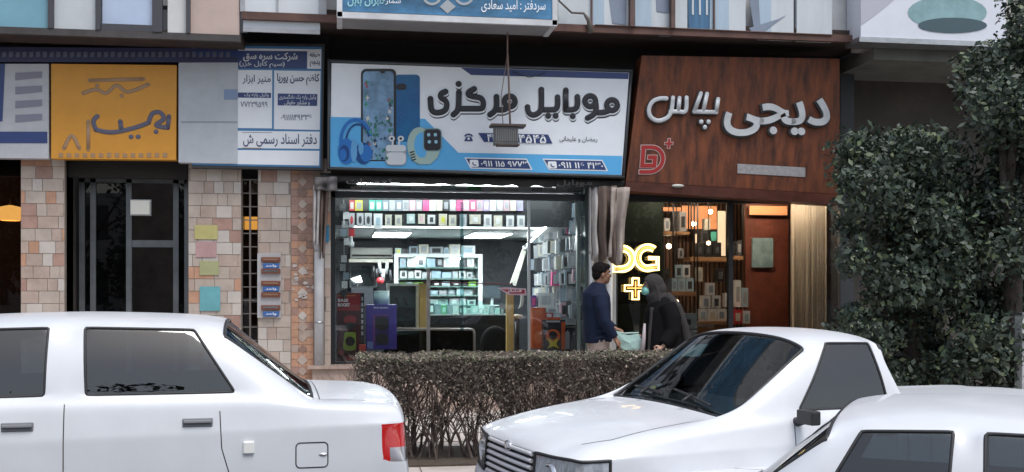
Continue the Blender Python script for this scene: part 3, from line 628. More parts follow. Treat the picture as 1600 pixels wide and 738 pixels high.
# barrier rail inside
br = thing('counter_rail', 'bent pale rail standing low inside the window left of the yellow post', 'rail', at(670, 540, 13.4)); yb = 13.4
obj('tube', MB().tube([at(598, 514.5, yb), at(660, 514.5, yb), at(735, 515, yb), at(739, 516, yb), at(741, 520, yb), at(741, 580, yb)], .017, 8), mat('rail_beige', (.34, .29, .25), .4), br)
obj('panel', MB().box(XW(600, yb), XW(740, yb), yb+.02, yb+.04, .26, ZW(670, 517, yb)), glass('rail_glass', (.16, .20, .21), 1.5), br)
for px_, lab in ((661, 'left of the black counter'), (797.5, 'carrying the small red sign')):
    yl = ZW(px_, 445 if px_ < 700 else 458, 13.6)
    p_ = thing('wooden_post', 'yellow pine post inside the shop '+lab, 'post', (XW(px_, 13.6), 13.6, .26), group='yellow posts inside the shop')
    obj('shaft', MB().box(XW(px_-5.5, 13.6), XW(px_+5.5, 13.6), 13.6, 13.7, .26, yl), mat('pine', (.47, .31, .10), .5, var=.15, scale=6, stretch=(8, 8, 1)), p_, bevel=.004)
    obj('cap', MB().box(XW(px_-6.5, 13.6), XW(px_+6.5, 13.6), 13.59, 13.71, yl+.001, yl+.02), mat('pine_cap', (.33, .20, .07), .5), p_)
rs = thing('red_bar', 'thin dark red bar running across between the two yellow posts', 'rail', at(730, 442, 13.55))
obj('bar', MB().tube([at(661, 441, 13.58), at(800, 444, 13.58)], .008, 6), mat('dark_red', (.16, .02, .025), .4), rs)
obj('bracket', MB().box(XW(800, 13.57)-.01, XW(800, 13.57)+.01, 13.57, 13.6, ZW(800, 457, 13.57), ZW(800, 442, 13.57)), BLACK, rs)
rg = thing('hand_sign', 'small red and white pointing sign on top of the right yellow post', 'sign', at(800, 454, 13.52))
PR = Plane((0, 13.52, 2), (0, -1, 0))
obj('plate', MB().slab([PR.pt(x, y) for x, y in ((777, 450), (790, 449), (822, 451), (823, 462), (795, 461))], (0, .01, 0)), mat('sign_pink', (.62, .42, .48), .4), rg)
art(PR, [(783, 452), (820, 453), (820, 459), (797, 459)], mat('sign_red', (.38, .02, .05), .4), rg, .002, 'red_face')
write(PR, 'فشار', (792, 452, 815, 458), LW, rg, .02, .004)
# ceiling lights
lem = mat('led_panel', (.92, .97, 1), .5, emit=22); 
for (a, b, c, d, lab) in ((584, 640, 368, 377, 'left white ceiling light panel in the phone shop'), (734, 794, 367, 380, 'right white ceiling light panel in the phone shop')):
    y_far = (CE-.03-EYE)*F/(HOR-d+1)/1.0; y_n = 14.1; y_f = 15.3
    xa_, xb_ = XW(a, 14.6), XW(b, 14.6)
    t = thing('ceiling_light', lab, 'light', ((xa_+xb_)/2, 14.6, CE), group='ceiling light panels')
    obj('diffuser', MB().box(xa_+.01, xb_-.01, 14.2, 15.3, CE-.03, CE-.022), lem, t)
    obj('frame', MB().box(xa_, xb_, 14.19, 15.31, CE-.021, CE-.001), WHITE, t)
st = thing('led_strip', 'white light strip along the bottom of the hanging display and down the right side', 'light', at(700, 358, 12.98))
obj('front_strip', MB().box(XW(551, 12.98), XW(851, 12.98), 12.97, 12.985, CE-.028, CE-.012), mat('strip_light', (.9, 1, .97), .5, emit=4), st)
obj('side_strip', MB().tube([at(852, 356, 13.0), at(824, 382, 15.6)], .016, 6), mat('strip_light_bright', (.95, 1, 1), .5, emit=8), st)
for nm_, lb_, xa2, xb2, y2, z2, mt2 in (('phone', 'added unseen white tube brightening the display packs inside the phone shop window', X0(525), X0(900), 12.66, ZT+.05, mat('fill_tube_white', (.93, .98, 1), .5, emit=22)), ('neon', 'added unseen warm tube brightening the window of the neon letter shop', X0(1030), X0(1300), 12.74, 2.90, mat('fill_tube_warm', (1, .84, .66), .5, emit=80))):
    t = thing('fill_tube', lb_, 'light', ((xa2+xb2)/2, y2, z2)); obj('tube', MB().tube([(xa2, y2, z2), (xb2, y2, z2)], .022, 8), mt2, t); obj('fitting', MB().box(xa2, xb2, y2-.03, y2+.03, z2+.024, z2+.045), WHITE, t)  # tubes added out of sight to brighten the two shop interiors
# fascia behind packs
fasc = MB().box(XA+.03, XW(905, 13.0), 12.99, 13.03, CE, ZT+.25)
obj('display_fascia', fasc, mat('fascia_black', (.02, .022, .026), .5), bld)
# packs on fascia
pal = {'yellow': (.60, .58, .08), 'dark grey': (.06, .065, .07), 'teal': (.10, .48, .38), 'blue grey': (.25, .32, .38), 'silver': (.48, .50, .52), 'grey': (.34, .36, .38), 'pink': (.75, .12, .30), 'white': (.68, .70, .70),
       'pale pink': (.62, .40, .46), 'red': (.55, .05, .06), 'lilac': (.42, .36, .60), 'cream': (.58, .56, .46), 'pale blue': (.36, .50, .58), 'green': (.10, .42, .16), 'black': (.02, .02, .022), 'purple': (.16, .08, .32), 'mint': (.46, .62, .60)}
def pm(n): return mat('pack_'+n.replace(' ', '_'), pal[n], .35, var=.10, scale=20)
def pack(name, label, cat, x0, y0, x1, y1, Y, dep, cn, cn2, group, inset=.22, round_=False):
    m = MB(); pbox(m, x0, y0, x1, y1, Y, dep)
    w, h = x1-x0, y1-y0; pl = Plane((0, Y, 0), (0, -1, 0))
    ax, ay = x0+w*inset, y0+h*inset
    pts = oval((x0+x1)/2, (y0+y1)/2, w*(.5-inset), h*(.5-inset*.8), 12) if round_ else [(ax, ay), (x1-w*inset, ay), (x1-w*inset, y1-h*inset*.8), (ax, y1-h*inset*.8)]
    m.slab([pl.pt(x, y, .0015) for x, y in pts], (0, -.002, 0), 1)
    o = obj(name, m, [pm(cn), pm(cn2)]); return tag(o, label, cat, group)
row1 = ['red', 'yellow', 'dark grey', 'teal', 'teal', 'blue grey', 'silver', 'blue grey', 'silver', 'pale pink', 'grey', 'pink', 'white', 'cream', 'dark grey', 'silver', 'pink', 'pale pink', 'pink', 'pale pink', 'lilac', 'white', 'silver', 'pale pink', 'cream', 'lilac']
x = 546
for i, c in enumerate(row1):
    w = [8, 12, 8, 6, 8, 10, 10][i % 7] if i < 3 else 9.6
    pack('phone_case_pack', '%s phone case pack, %s from left in the top display row' % (c, ORD[i]), 'pack', x, 313, x+w, 329.5, 12.93, .04, c, rnd.choice(('white', 'grey', 'silver', c)), 'packs in the top display row', .2)
    x += w+.9
row2 = [(545, 554, 333, 355, 'silver', 'red', 1), (557.5, 568, 333, 354.5, 'silver', 'dark grey', 1), (570, 581, 333, 355, 'silver', 'dark grey', 1), (584, 597.5, 334, 357.5, 'white', 'pale blue', 0), (602, 612, 335.5, 353, 'cream', 'grey', 0), (617.5, 628, 336, 352.5, 'cream', 'grey', 0), (636, 648, 334.5, 349, 'mint', 'white', 0),
        (653.5, 664, 334.5, 349.5, 'cream', 'pale pink', 0), (668.5, 680, 336, 350, 'white', 'dark grey', 0), (686, 698.5, 334.5, 352.5, 'cream', 'yellow', 1), (701.5, 713, 336, 353, 'cream', 'grey', 0), (719, 729, 335, 354, 'silver', 'grey', 0), (734, 751, 335.5, 350, 'cream', 'white', 0), (756.5, 768, 335.5, 356, 'white', 'grey', 0), (772, 785, 337, 354, 'cream', 'white', 0), (791.5, 803, 337, 356, 'white', 'grey', 0), (808.5, 820, 337, 356, 'white', 'grey', 0)]
for i, (a, b, c, d, c1, c2, ro) in enumerate(row2):
    pack('phone_case_pack', '%s pack, %s centre, %s from left in the lower display row' % (c1, c2, ORD[i]), 'pack', a, c, b, d, 12.93, .045, c1, c2, 'packs in the lower display row', .26, bool(ro))
rp = thing('bottle_opener_card', 'red hanging card with a white bottle shape below the left end of the display', 'card', at(549, 370, 12.95))
obj('card', MB().box(XW(545, 12.95), XW(554, 12.95), 12.95, 12.965, ZW(549, 370, 12.95), ZW(549, 357, 12.95)), pm('red'), rp)
obj('bottle', MB().lathe([(.004, .05), (.012, .045), (.014, 0), (.03, -.04), (.032, -.07), (.02, -.08)], at(549, 376, 12.94), 12), mat('white_plastic', (.75, .78, .8), .3), rp)
# strip of goods above the transom
zz0, zz1 = ZW(700, 300, Y0+.1), ZW(700, 288, Y0+.1)
obj('transom_shelf', MB().box(XA+.05, X0(912), Y0+.14, Y0+.5, zz0-.02, zz0), mat('shelf_pale', (.5, .52, .5), .5), sf)
obj('transom_lamp', MB().box(XA+.3, X0(900), Y0+.46, Y0+.48, zz1+.02, zz1+.05), mat('strip_light', (.9, 1, .97)), sf)
x = 548; i = 0
while x < 905:
    w = rnd.uniform(12, 26); c = rnd.choice(('white', 'silver', 'cream', 'mint', 'green', 'white', 'pale blue', 'grey', 'white'))
    m = MB(); pbox(m, x, 291+rnd.uniform(-2, 3), x+w, 300.5, Y0+.2, .12); tag(obj('carton', m, pm(c)), '%s carton, %s from the left on the narrow shelf above the window' % (c, ORD[i]), 'box', 'cartons above the window'); x += w+1; i += 1
    if i >= 20: break
# awning: scalloped dark valance
aw = thing('awning', 'dark rolled awning with a scalloped edge under the middle sign', 'awning', at(700, 284, 12.15)); ya_ = 12.2
A = MB(); n = 130; xa_, xb_ = XW(500, ya_), XW(980, ya_); zt_a = ZW(740, 277, ya_); vs = []; fs = []
for i in range(n+1):
    t = i/n; x = xa_+(xb_-xa_)*t; sc = abs(math.sin(t*math.pi*13)); dy = .018*math.sin(t*60)+.012*math.sin(t*141)
    zlo = ZW(740, 285.5+4.5*t, ya_)-.018*sc
    for z, o_ in ((zt_a-.02, .10), (zt_a-.01, 0), ((zt_a+zlo)/2, dy*.6-.01), (zlo, dy)): vs.append((x, ya_+o_, z))
for i in range(n):
    for k in range(3): fs.append((i*4+k, i*4+k+1, (i+1)*4+k+1, (i+1)*4+k))
A.add(vs, fs, 0, True)
obj('valance', A, mat('awning_cloth', (.035, .033, .032), .85, var=.4, scale=8), aw)
obj('roller', MB().tube([(xa_, ya_+.1, zt_a-.02), (xb_, ya_+.1, zt_a-.02)], .05, 10), DARK, aw)
PA = Plane((0, ya_-.03, 3), (0, -1, 0)); gl = mat('faded_letters', (.12, .12, .12), .8)
write(PA, 'تعمیرات', (541, 279, 612, 290), gl, aw, .02, .003); write(PA, 'موبایل', (870, 281, 925, 292), gl, aw, .02, .003)
# drapes of folded awning cloth at both ends
def drape(root, px0, px1, py0, py1, Y, m, name, seed, taper=.7, slant=0):
    r = random.Random(seed); vs = []; fs = []; nu, nv = 22, 14; ph = r.random()*6
    for j in range(nv+1):
        v = j/nv; wd = (px1-px0)*(1-(1-taper)*v); cx = (px0+px1)/2+slant*v
        for i in range(nu+1):
            u = i/nu; px = cx+(u-.5)*wd; py = py0+(py1-py0)*v*(1+.06*math.sin(u*7+ph))
            p = at(px, py, Y); p.y += .05*math.sin(u*10+ph+.6*math.sin(v*3))*(.5+v)+.02*math.sin(v*9+u*4); vs.append(p)
    for j in range(nv):
        for i in range(nu): a = j*(nu+1)+i; fs.append((a, a+1, a+nu+2, a+nu+1))
    mb = MB().add(vs, fs, 0, True); o = obj(name, mb, m, root); sm = o.modifiers.new('thickness', 'SOLIDIFY'); sm.thickness = .008; return o
cl1 = mat('cloth_beige', (.33, .28, .25), .85, var=.25, scale=7, bump=.2); cl2 = mat('cloth_brown', (.13, .095, .08), .85, var=.3, scale=7); cl3 = mat('cloth_pale', (.42, .40, .39), .8, var=.2, scale=6)
dr = thing('awning_drape', 'beige and brown awning cloth hanging folded right of the phone shop window', 'cloth', at(955, 300, 12.1))
drape(dr, 921, 940, 293, 400, 12.2, cl3, 'grey_fold', 2, .8); drape(dr, 936, 962, 291, 406, 12.12, cl2, 'brown_fold', 3, .8); drape(dr, 955, 984, 293, 409, 12.05, cl1, 'beige_fold', 5, .85, -8)
d2 = thing('awning_drape', 'torn pale and brown awning cloth hanging left of the phone shop window', 'cloth', at(495, 300, 12.1))
drape(d2, 490, 500, 290, 382, 12.15, cl3, 'pale_fold', 7, .7, -2); drape(d2, 498, 514, 290, 398, 12.2, cl2, 'brown_fold', 8, .35, -3); drape(d2, 492, 526, 277, 298, 12.12, mat('cloth_grey', (.16, .15, .15), .9, var=.3), 'top_fold', 9, 1)
# pipes / pillar
pil = MB().box(X0(918)+.005, X0(962), Y0-.02, Y0+.3, .2, 2.95); obj('pillar', pil, mat('pillar_white', (.34, .35, .36), .6, var=.18, scale=3), bld)
def pipe(px0, px1, py0, Y, lab, shoe=True, m=GREYW, round_=True):
    xa_, xb_ = XW(px0, Y), XW(px1, Y); r_ = (xb_-xa_)/2; c = (xa_+xb_)/2; t = thing('downpipe', lab, 'pipe', (c, Y, .2))
    zb = ZW((px0+px1)/2, 574, Y) if shoe else .25
    obj('pipe', MB().tube([(c, Y, zb+.0), (c, Y, ZW(px0, py0, Y))], r_, 14), m, t)
    if shoe: obj('shoe', MB().lathe([(r_*.9, .02), (r_*1.25, .02), (r_*1.25, -.03), (r_*.9, -.03)], (c, Y, zb-.02), 14).box(c-r_, c+r_, Y-r_, Y+r_, zb-.07, zb-.05), RUBBER, t)
    q = MB()
    for z in (1.2, 2.0): q.lathe([(r_, .012), (r_*1.12, .012), (r_*1.12, -.012), (r_, -.012)], (c, Y, z), 14)
    obj('clamp', q, STEEL, t); return t
pipe(491, 506, 280, Y0-.17, 'thick pale downpipe between the orange mosaic and the phone shop window')
pipe(948, 957, 300, Y0-.1, 'slim white pipe right of the man on the pillar', False, WHITE)
pipe(921, 927.5, 298, Y0-.08, 'white pipe beside the right jamb of the phone shop window', False, WHITE)
bt = MB(); pbox(bt, 506.5, 352, 514, 378, Y0-.11, .02); tag(obj('wall_plate', bt, mat('plate_blue', (.03, .22, .40), .4)), 'small blue plate on the tiles left of the window frame', 'sign')
# intercom plates
backing = MB(); pbox(backing, 402, 396, 439, 497, Y0-.11, .02); bk = tag(obj('plate_board', backing, mat('board_pale', (.42, .41, .42), .5, var=.1), bevel=.003), 'pale backing board holding name plates on the tiled pilaster', 'board')
brz = mat('bronze', (.20, .075, .05), .45, .3, var=.2); blp = mat('plate_blue2', (.05, .13, .36), .4)
for i, y in enumerate((402, 420, 439, 457, 477)):
    t = thing('door_intercom', 'bronze intercom panel with button row, %s from the top on the pale board' % ORD[i], 'intercom', at(423, y+3, Y0-.13), group='intercom panels on the pilaster')
    q = MB(); pbox(q, 408, y, 438, y+7.5, Y0-.14, .03); obj('panel', q, brz, t, bevel=.003)
    q = MB(); pbox(q, 411, y+2.2, 434, y+4.8, Y0-.145, .004); obj('button_row', q, CHROME if i in (1, 4) else mat('brz2', (.32, .18, .12), .4, .4), t)
for i, (y, lab) in enumerate(((412, 'smudged'), (448, 'clean'), (487, 'lowest'))):
    q = MB(); pbox(q, 411, y, 436, y+7.5, Y0-.135, .02); o = obj('name_plate', q, blp, None, bevel=.002); tag(o, '%s blue name plate with white writing below an intercom' % lab, 'sign', 'blue name plates')
    write(Plane((0, Y0-.135, 2), (0, -1, 0)), 'واحد', (415, y+1.6, 432, y+6), LW, o, .02, .002)
# ------------------------------------------------------------------ inside the phone shop
YC = 15.9                                     # front of the lit wall cabinet
def zc(py, Y=YC, px=690): return ZW(px, py, Y)
cb_ = thing('display_cabinet', 'white framed lit wall cabinet with glass shelves full of small boxes', 'cabinet', (XW(686, YC), YC, .26))
f = MB(); xa_, xb_ = XW(616, YC), XW(754, YC); zt_, zl_ = zc(397), .9
f.box(xa_, xa_+.06, YC, YC+.35, zl_, zt_).box(xb_-.06, xb_, YC, YC+.35, zl_, zt_).box(xa_+.06, xb_-.06, YC, YC+.35, zt_-.05, zt_).box(xa_+.06, xb_-.06, YC+.32, YC+.35, zl_, zt_-.05)
obj('frame', f, mat('cabinet_white', (.66, .70, .70), .4), cb_)
for y in (418.5, 436, 448, 462, 478, 492):
    obj('shelf', MB().box(xa_+.06, xb_-.06, YC+.02, YC+.31, zc(y)-.008, zc(y)+.004), mat('shelf_glass_green', (.24, .40, .36), .15), cb_)
for x in (657, 712):
    obj('spotlight', MB().lathe([(.0, 0), (.065, 0), (.07, .02), (.0, .021)], (XW(x, YC+.1), YC+.1, zt_-.075), 14), mat('spot_light', (1, 1, .97), .5, emit=14), cb_)
r = random.Random(21)
rows = [(401, 418, 'top', ['white', 'dark grey', 'white', 'white', 'black', 'white', 'pale blue', 'white']), (422, 435.5, 'second', ['white', 'pale blue', 'silver', 'white', 'white', 'white', 'mint']), (439, 447.5, 'third', ['white', 'black', 'green', 'black', 'silver', 'mint']),
        (451, 461.5, 'fourth', ['silver', 'cream', 'mint', 'dark grey', 'blue grey', 'grey', 'white']), (465, 477.5, 'fifth', ['grey', 'silver', 'blue grey', 'mint', 'white']), (480, 491.5, 'sixth', ['mint', 'white', 'silver', 'mint', 'green', 'white', 'mint', 'cream'])]
lime = mat('pack_lime', (.22, .55, .05), .4)
for y0, y1, nm, cs in rows:
    x = 625
    for i in range(11):
        w = r.uniform(8, 15); c = r.choice(cs)
        if x+w > 746: break
        c2 = r.choice(('dark grey', 'white', 'grey', 'pale blue', 'red' if nm == 'second' and i == 4 else 'silver'))
        o = pack('small_box', '%s box, %s print, %s from left on %s shelf of lit cabinet' % (c, c2, ORD[i], nm), 'box', x, y0+r.uniform(0, (y1-y0)*.3), x+w, y1-.8, YC+.06+r.random()*.08, .1, c, c2, 'boxes in the lit cabinet', .25)
        if nm == 'third' and c == 'green': o.data.materials[0] = lime
        x += w+r.uniform(.5, 2.5)
# cartons on the cabinet
x = 618
for i, (w, h, c, c2) in enumerate(((9, 9, 'mint', 'yellow'), (10, 8, 'dark grey', 'black'), (14, 12, 'blue grey', 'dark grey'), (15, 15, 'cream', 'grey'), (22, 11, 'grey', 'black'), (7, 10, 'pale blue', 'blue grey'), (17, 15, 'cream', 'silver'), (22, 13, 'white', 'pale blue'))):
    pack('carton', '%s carton, %s print, %s from left on top of lit cabinet' % (c, c2, ORD[i]), 'box', x, 397-h, x+w, 397, YC+.05, .25, c, c2, 'cartons on top of the cabinet', .2); x += w+1.2
# air conditioner and clutter at the back left
ac = thing('air_conditioner', 'pale wall air conditioner at the back left of the phone shop', 'air conditioner', at(580, 396, 16.3))
q = MB(); pbox(q, 547, 387, 614, 404, 16.2, .3); obj('casing', q, mat('ac_white', (.50, .50, .46), .4), ac, bevel=.02)
q = MB(); pbox(q, 550, 398, 612, 401, 16.19, .005); obj('vent', q, DARK, ac)
q = MB(); pbox(q, 545, 405, 614, 410, 15.9, .6); tag(obj('wall_shelf', q, mat('shelf_cream', (.52, .50, .43), .5)), 'cream wall shelf under the air conditioner', 'shelf')
wn = thing('wall_mirror', 'dark framed picture with a bright white reflection behind the red speaker box', 'mirror', at(570, 430, 16.4))
q = MB(); pbox(q, 546, 413, 590, 450, 16.4, .05); obj('frame', q, mat('frame_steel', (.10, .11, .12), .4, .4), wn)
q = MB(); pbox(q, 549, 416, 587, 447, 16.39, .005); obj('mirror_face', q, mat('mirror_dim', (.12, .14, .15), .12, .9), wn)
lp = thing('reflection_glow', 'small glowing white shape for a reflection at the back left of the phone shop', 'lamp', at(556, 436, 15.8))
q = MB(); pl_ = Plane((0, 15.8, 2), (0, -1, 0)); q.slab([pl_.pt(x, y) for x, y in ((548, 436), (563, 431), (566, 441), (556, 441))], (0, .03, 0)); obj('shade', q, mat('reflection_white', (1, 1, 1), .5, emit=6), lp)  # glowing shape stands in for a bright reflection in the dark corner
obj('stem', MB().tube([at(558, 441, 15.82), at(560, 470, 15.82)], .012, 6), BLACK, lp)
r = random.Random(9)
for i in range(7):
    x = 584+i*4.2; y = r.uniform(408, 425); c = r.choice(('dark grey', 'silver', 'black', 'cream', 'grey')); q = MB()
    q.tube([at(x, y, 15.5+.02*i), at(x+r.uniform(-2, 2), y+18, 15.5+.02*i)], r.uniform(.015, .03), 6)
    tag(obj('hanging_cable', q, pm(c)), '%s cable, %s from left hanging at the back of the shop' % (c, ORD[i]), 'cable', 'hanging cables')
q = MB().ell(at(594, 439, 15.3), (.055, .05, .05)); tag(obj('cap', q, pm('red')), 'small red cap on the shelf behind the cyan cylinder', 'cap')
pack('carton', 'white carton behind the red speaker box', 'box', 549, 450, 583, 478, 13.9, .3, 'white', 'white', 'cartons behind the window', .1)
cy = thing('cylinder_box', 'pale cyan cylinder standing on the purple speaker box', 'box', at(596, 476, 13.25))
p = at(596, 476, 13.25); h_ = ZW(596, 454.5, 13.25)-p.z; rr_ = XW(608, 13.25)-XW(596, 13.25)
obj('can', MB().lathe([(0, 0), (rr_, 0), (rr_, h_-.02), (rr_*.98, h_-.02)], p, 20), mat('cyan_can', (.42, .60, .60), .4), cy)
obj('lid', MB().lathe([(rr_*1.01, h_-.019), (rr_*1.01, h_), (0, h_)], p, 20), mat('cyan_lid', (.52, .68, .68), .4), cy)
# white framed glass case
gc = thing('glass_case', 'pale framed glass case with phone holders behind the purple box', 'cabinet', at(628, 513, 13.75)); yg = 13.75
f = MB(); x_ = lambda p: XW(p, yg); z_ = lambda p: ZW(628, p, yg)
f.box(x_(605), x_(609), yg, yg+.3, z_(513), z_(443)).box(x_(650), x_(655), yg, yg+.3, z_(513), z_(443)).box(x_(609), x_(650), yg, yg+.3, z_(447), z_(443)).box(x_(605), x_(655), yg, yg+.3, z_(516), z_(513)-.001)
obj('frame', f, mat('case_cream', (.58, .60, .52), .4), gc)
obj('backing', MB().box(x_(609), x_(650), yg+.27, yg+.29, z_(513), z_(447)), mat('case_green', (.11, .16, .13), .4), gc)
for y in (480, 500): obj('shelf', MB().box(x_(609), x_(650), yg+.05, yg+.26, z_(y)-.006, z_(y)), mat('shelf_dim_green', (.07, .15, .12), .2), gc)
for i, (x, y) in enumerate(((621, 478), (634, 478), (622, 499), (636, 499), (628, 512))):
    q = MB(); q.slab([at(x-5, y-13, yg+.1), at(x, y-13, yg+.1), at(x+4, y, yg+.1), at(x, y, yg+.1)], (0, .03, 0)); tag(obj('phone_holder', q, pm('black')), 'black phone holder, %s in the pale glass case' % ['upper left', 'upper right', 'middle left', 'middle right', 'lowest'][i], 'holder', 'phone holders')
# counter
ct = thing('counter', 'glass topped shop counter with a black front behind the window', 'counter', (XW(735, 14.5), 14.5, .26)); yk = 14.5
xa_, xb_ = XW(668, yk), XW(796, yk); zk = ZW(730, 491, yk)
obj('front_panel', MB().box(xa_, xb_, yk, yk+.6, .26, zk-.02), mat('counter_black', (.012, .013, .015), .35), ct)
obj('worktop', MB().box(xa_, xb_, yk-.03, yk+.62, zk-.018, zk), mat('counter_top', (.45, .55, .52), .15), ct)
obj('glass_case', MB().box(xa_+.02, xb_-.02, yk+.1, yk+.11, zk+.001, ZW(730, 470, yk)), glass('case_glass', (.80, .93, .90), 1.5), ct)
ce_ = thing('armrest', 'rounded tan armrest end sticking out right of the yellow post', 'seat', at(810, 496, 13.9))
obj('pad', MB().ell(at(808, 495.5, 13.9), (.085, .05, .035)), mat('tan_pad', (.34, .26, .17), .5), ce_); obj('support', MB().tube([at(808, 498, 13.9), at(808, 560, 13.9)], .03, 8), BLACK, ce_)
r = random.Random(12); x = 671
for i in range(15):
    w = r.uniform(5, 10); c = r.choice(('white', 'mint', 'silver', 'green', 'cream', 'dark grey', 'mint', 'blue grey'))
    if x+w > 794: break
    pack('small_box', '%s box, %s from the left in the counter display' % (c, ORD[i]), 'box', x, 477+r.uniform(-4, 5), x+w, 490.5, yk+.2, .12, c, r.choice(('white', 'grey', 'mint')), 'boxes on the counter', .2); x += w+.6
bg_ = thing('office_chair', 'black office chair backrest in front of the counter', 'chair', at(776, 540, 14.0))
obj('backrest', MB().ell(at(774, 538, 14.05), (.2, .06, .24)), mat('chair_black', (.008, .008, .009), .8, spec=.2), bg_); obj('seat', MB().ell(at(776, 556, 14.3), (.25, .24, .06)), mat('chair_black', (.02, .02, .022)), bg_)
obj('stem', MB().tube([at(776, 556, 14.3), Vector((at(776, 556, 14.3).x, 14.3, .28))], .03, 8), STEEL, bg_)
mo = thing('monitor', 'dark monitor on a stand at the right end of the counter', 'monitor', at(768, 470, 14.9))
q = MB(); pbox(q, 756, 447, 782, 466, 14.9, .04); obj('screen', q, mat('monitor_dark', (.05, .07, .08), .15), mo); obj('stand', MB().tube([at(769, 466, 14.93), at(769, 478, 14.93)], .02, 6).lathe([(.1, 0), (.1, .01), (0, .011)], at(769, 478, 14.93), 12), WHITE, mo)
dp = thing('leaning_duct', 'pale worn strip leaning diagonally at the back right of the shop', 'duct', at(808, 420, 14.6))
obj('strip', MB().slab([at(818, 386, 14.8), at(824, 388, 14.8), at(806, 447, 14.3), at(797, 444, 14.3)], (0, .04, 0)), mat('duct_cream', (.42, .41, .36), .6, var=.3, scale=12), dp, fixn=True)
obj('cap', MB().tube([at(820, 385, 14.8), at(823, 392, 14.75)], .035, 8), STEEL, dp)
hn = MB().tube([at(812+8*math.cos(R(a))-4, 467+16*math.sin(R(a)), 14.0) for a in range(-75, 80, 15)], [.004, .010, .016, .02, .022, .024, .024, .022, .018, .010, .005], 8)
tag(obj('crescent_hook', hn, mat('hook_white', (.5, .52, .52), .4)), 'curved pale crescent hook right of the yellow post', 'hook')
# side wall with hanging packs
wx0, wy0 = XW(911, 12.75), 12.75
wallx = XW(911, 12.6)+.09
obj('side_display_wall', MB().box(wallx, wallx+.03, Y0+.25, 16.5, .3, ZT+.2), mat('slat_wall_dark', (.04, .043, .05), .6), bld)
r = random.Random(31); cols = 14
sidec = ['grey', 'blue grey', 'silver', 'pale pink', 'blue grey', 'grey', 'dark grey', 'dark grey', 'silver', 'blue grey', 'lilac', 'cream', 'grey', 'dark grey', 'blue grey', 'grey']
for row in range(9):
    for c in range(cols):
        if row >= 7 and c < 5: continue
        z = 2.62-row*.205+r.uniform(-.015, .015); y = 12.66+c*.225+r.uniform(-.02, .02)+(row % 2)*.05; cn = r.choice(sidec)
        if c > 4: cn = r.choice(('silver', 'silver', 'grey', 'cream', 'blue grey', 'white', 'dark grey'))
        if (row, c) in ((1, 2), (4, 6)): cn = 'pink'
        w = r.uniform(.10, .135); h = r.uniform(.155, .18); x = wallx-.05-w
        m = MB(); Mx = Matrix.Translation((wallx-.08-r.uniform(0, .05), y, z)) @ Matrix.Rotation(R(r.uniform(-16, 6)), 4, 'Z') @ Matrix.Rotation(R(r.uniform(-3, 3)), 4, 'Y')
        for k in range(3): m.box(-w/2+k*.004, w/2+k*.004, k*.024, k*.024+.016, -h, 0, 0, Mx)
        m.box(-w*.33, w*.33, -.002, -.0005, -h*.85, -h*.16, 1, Mx); m.box(-w*.12, w*.12, -.0015, .012, 0, .02, 0, Mx)
        m.tube([Mx @ Vector((0, -.02, .012)), Mx @ Vector((0, .10, .012))], .003, 5, 2)
        o = obj('phone_case_pack', m, [pm(cn), pm(r.choice(('grey', 'blue grey', 'silver', 'dark grey', cn))), CHROME])
        tag(o, '%s case packs, side wall, %s row from top, %s from the glass' % (cn, ORD[row], ORD[c]), 'pack', 'packs on the side wall')
# hanging chargers on the left edge
for i in range(11):
    y = 318+i*13.5; c = ('dark grey', 'silver', 'grey', 'blue grey', 'white')[i % 5]; q = MB(); pbox(q, 531+(i*5 % 7), y, 540+(i*5 % 7), y+11, 12.8+.03*(i % 3), .05)
    m2 = pm(c); o = obj('charger_pack', q, m2); tag(o, '%s charger pack, %s from top in the column at the left jamb' % (c, ORD[i]), 'pack', 'packs hanging at the left jamb')
tag(obj('cord', MB().tube([at(537, 312, 12.83), at(538, 468, 12.83)], .004, 5), STEEL), 'thin cord carrying the charger packs at the left jamb', 'cord')
# speaker boxes in the window
def speaker_box(name, label, x0, y0, x1, y1, Y, dep, body, parts):
    t = thing(name, label, 'box', at((x0+x1)/2, y1, Y)); q = MB(); pbox(q, x0, y0, x1, y1, Y, dep); obj('carton', q, body, t, bevel=.003)
    pl = Plane((0, Y, 0), (0, -1, 0))
    for k, (nm, pts, mt) in enumerate(parts): art(pl, pts, mt, t, .0015+.0008*k, nm)
    return t, pl
gr_l = mat('lime_plastic', (.22, .30, .03), .4); blk = pm('black')
t, pl = speaker_box('speaker_carton', 'tall dark red speaker carton with a lime ring print at the left of the window', 526, 458, 569, 568, 12.86, .3, mat('carton_maroon', (.07, .012, .014), .35, var=.3, scale=2),
    [('red_top_print', [(527, 459), (563, 459), (563, 486), (527, 486)], mat('carton_red', (.26, .02, .02), .35, var=.2)), ('side_print', [(563.5, 459), (569, 459), (569, 566), (563.5, 566)], blk), ('gold_line_print', [(529, 461.5), (556, 461.5), (556, 463), (529, 463)], mat('gold_print', (.4, .22, .05), .4)),
     ('red_ring_print', oval(547, 500, 10, 7), mat('carton_deep_red', (.28, .02, .02), .4)), ('lime_ring_print', [(538, 520), (542, 519), (553, 519), (556, 521), (556, 546), (551, 548), (540, 548), (536, 545)], gr_l), ('woofer_print', oval(547, 533.5, 7.5, 7.5), blk), ('dome_print', oval(547, 509, 8, 5.5), blk), ('red_spot_print', oval(533, 551, 5, 4), mat('carton_deep_red', (.28, .02, .02))), ('red_block_print', [(540, 556), (562, 556), (562, 563), (540, 563)], mat('carton_deep_red', (.28, .02, .02)))])
write(pl, 'BASS', (528, 467, 544, 472), LW, t, .03, .012, rtl=False); write(pl, 'BOOST', (528, 474, 547, 479), LW, t, .03, .012, rtl=False)
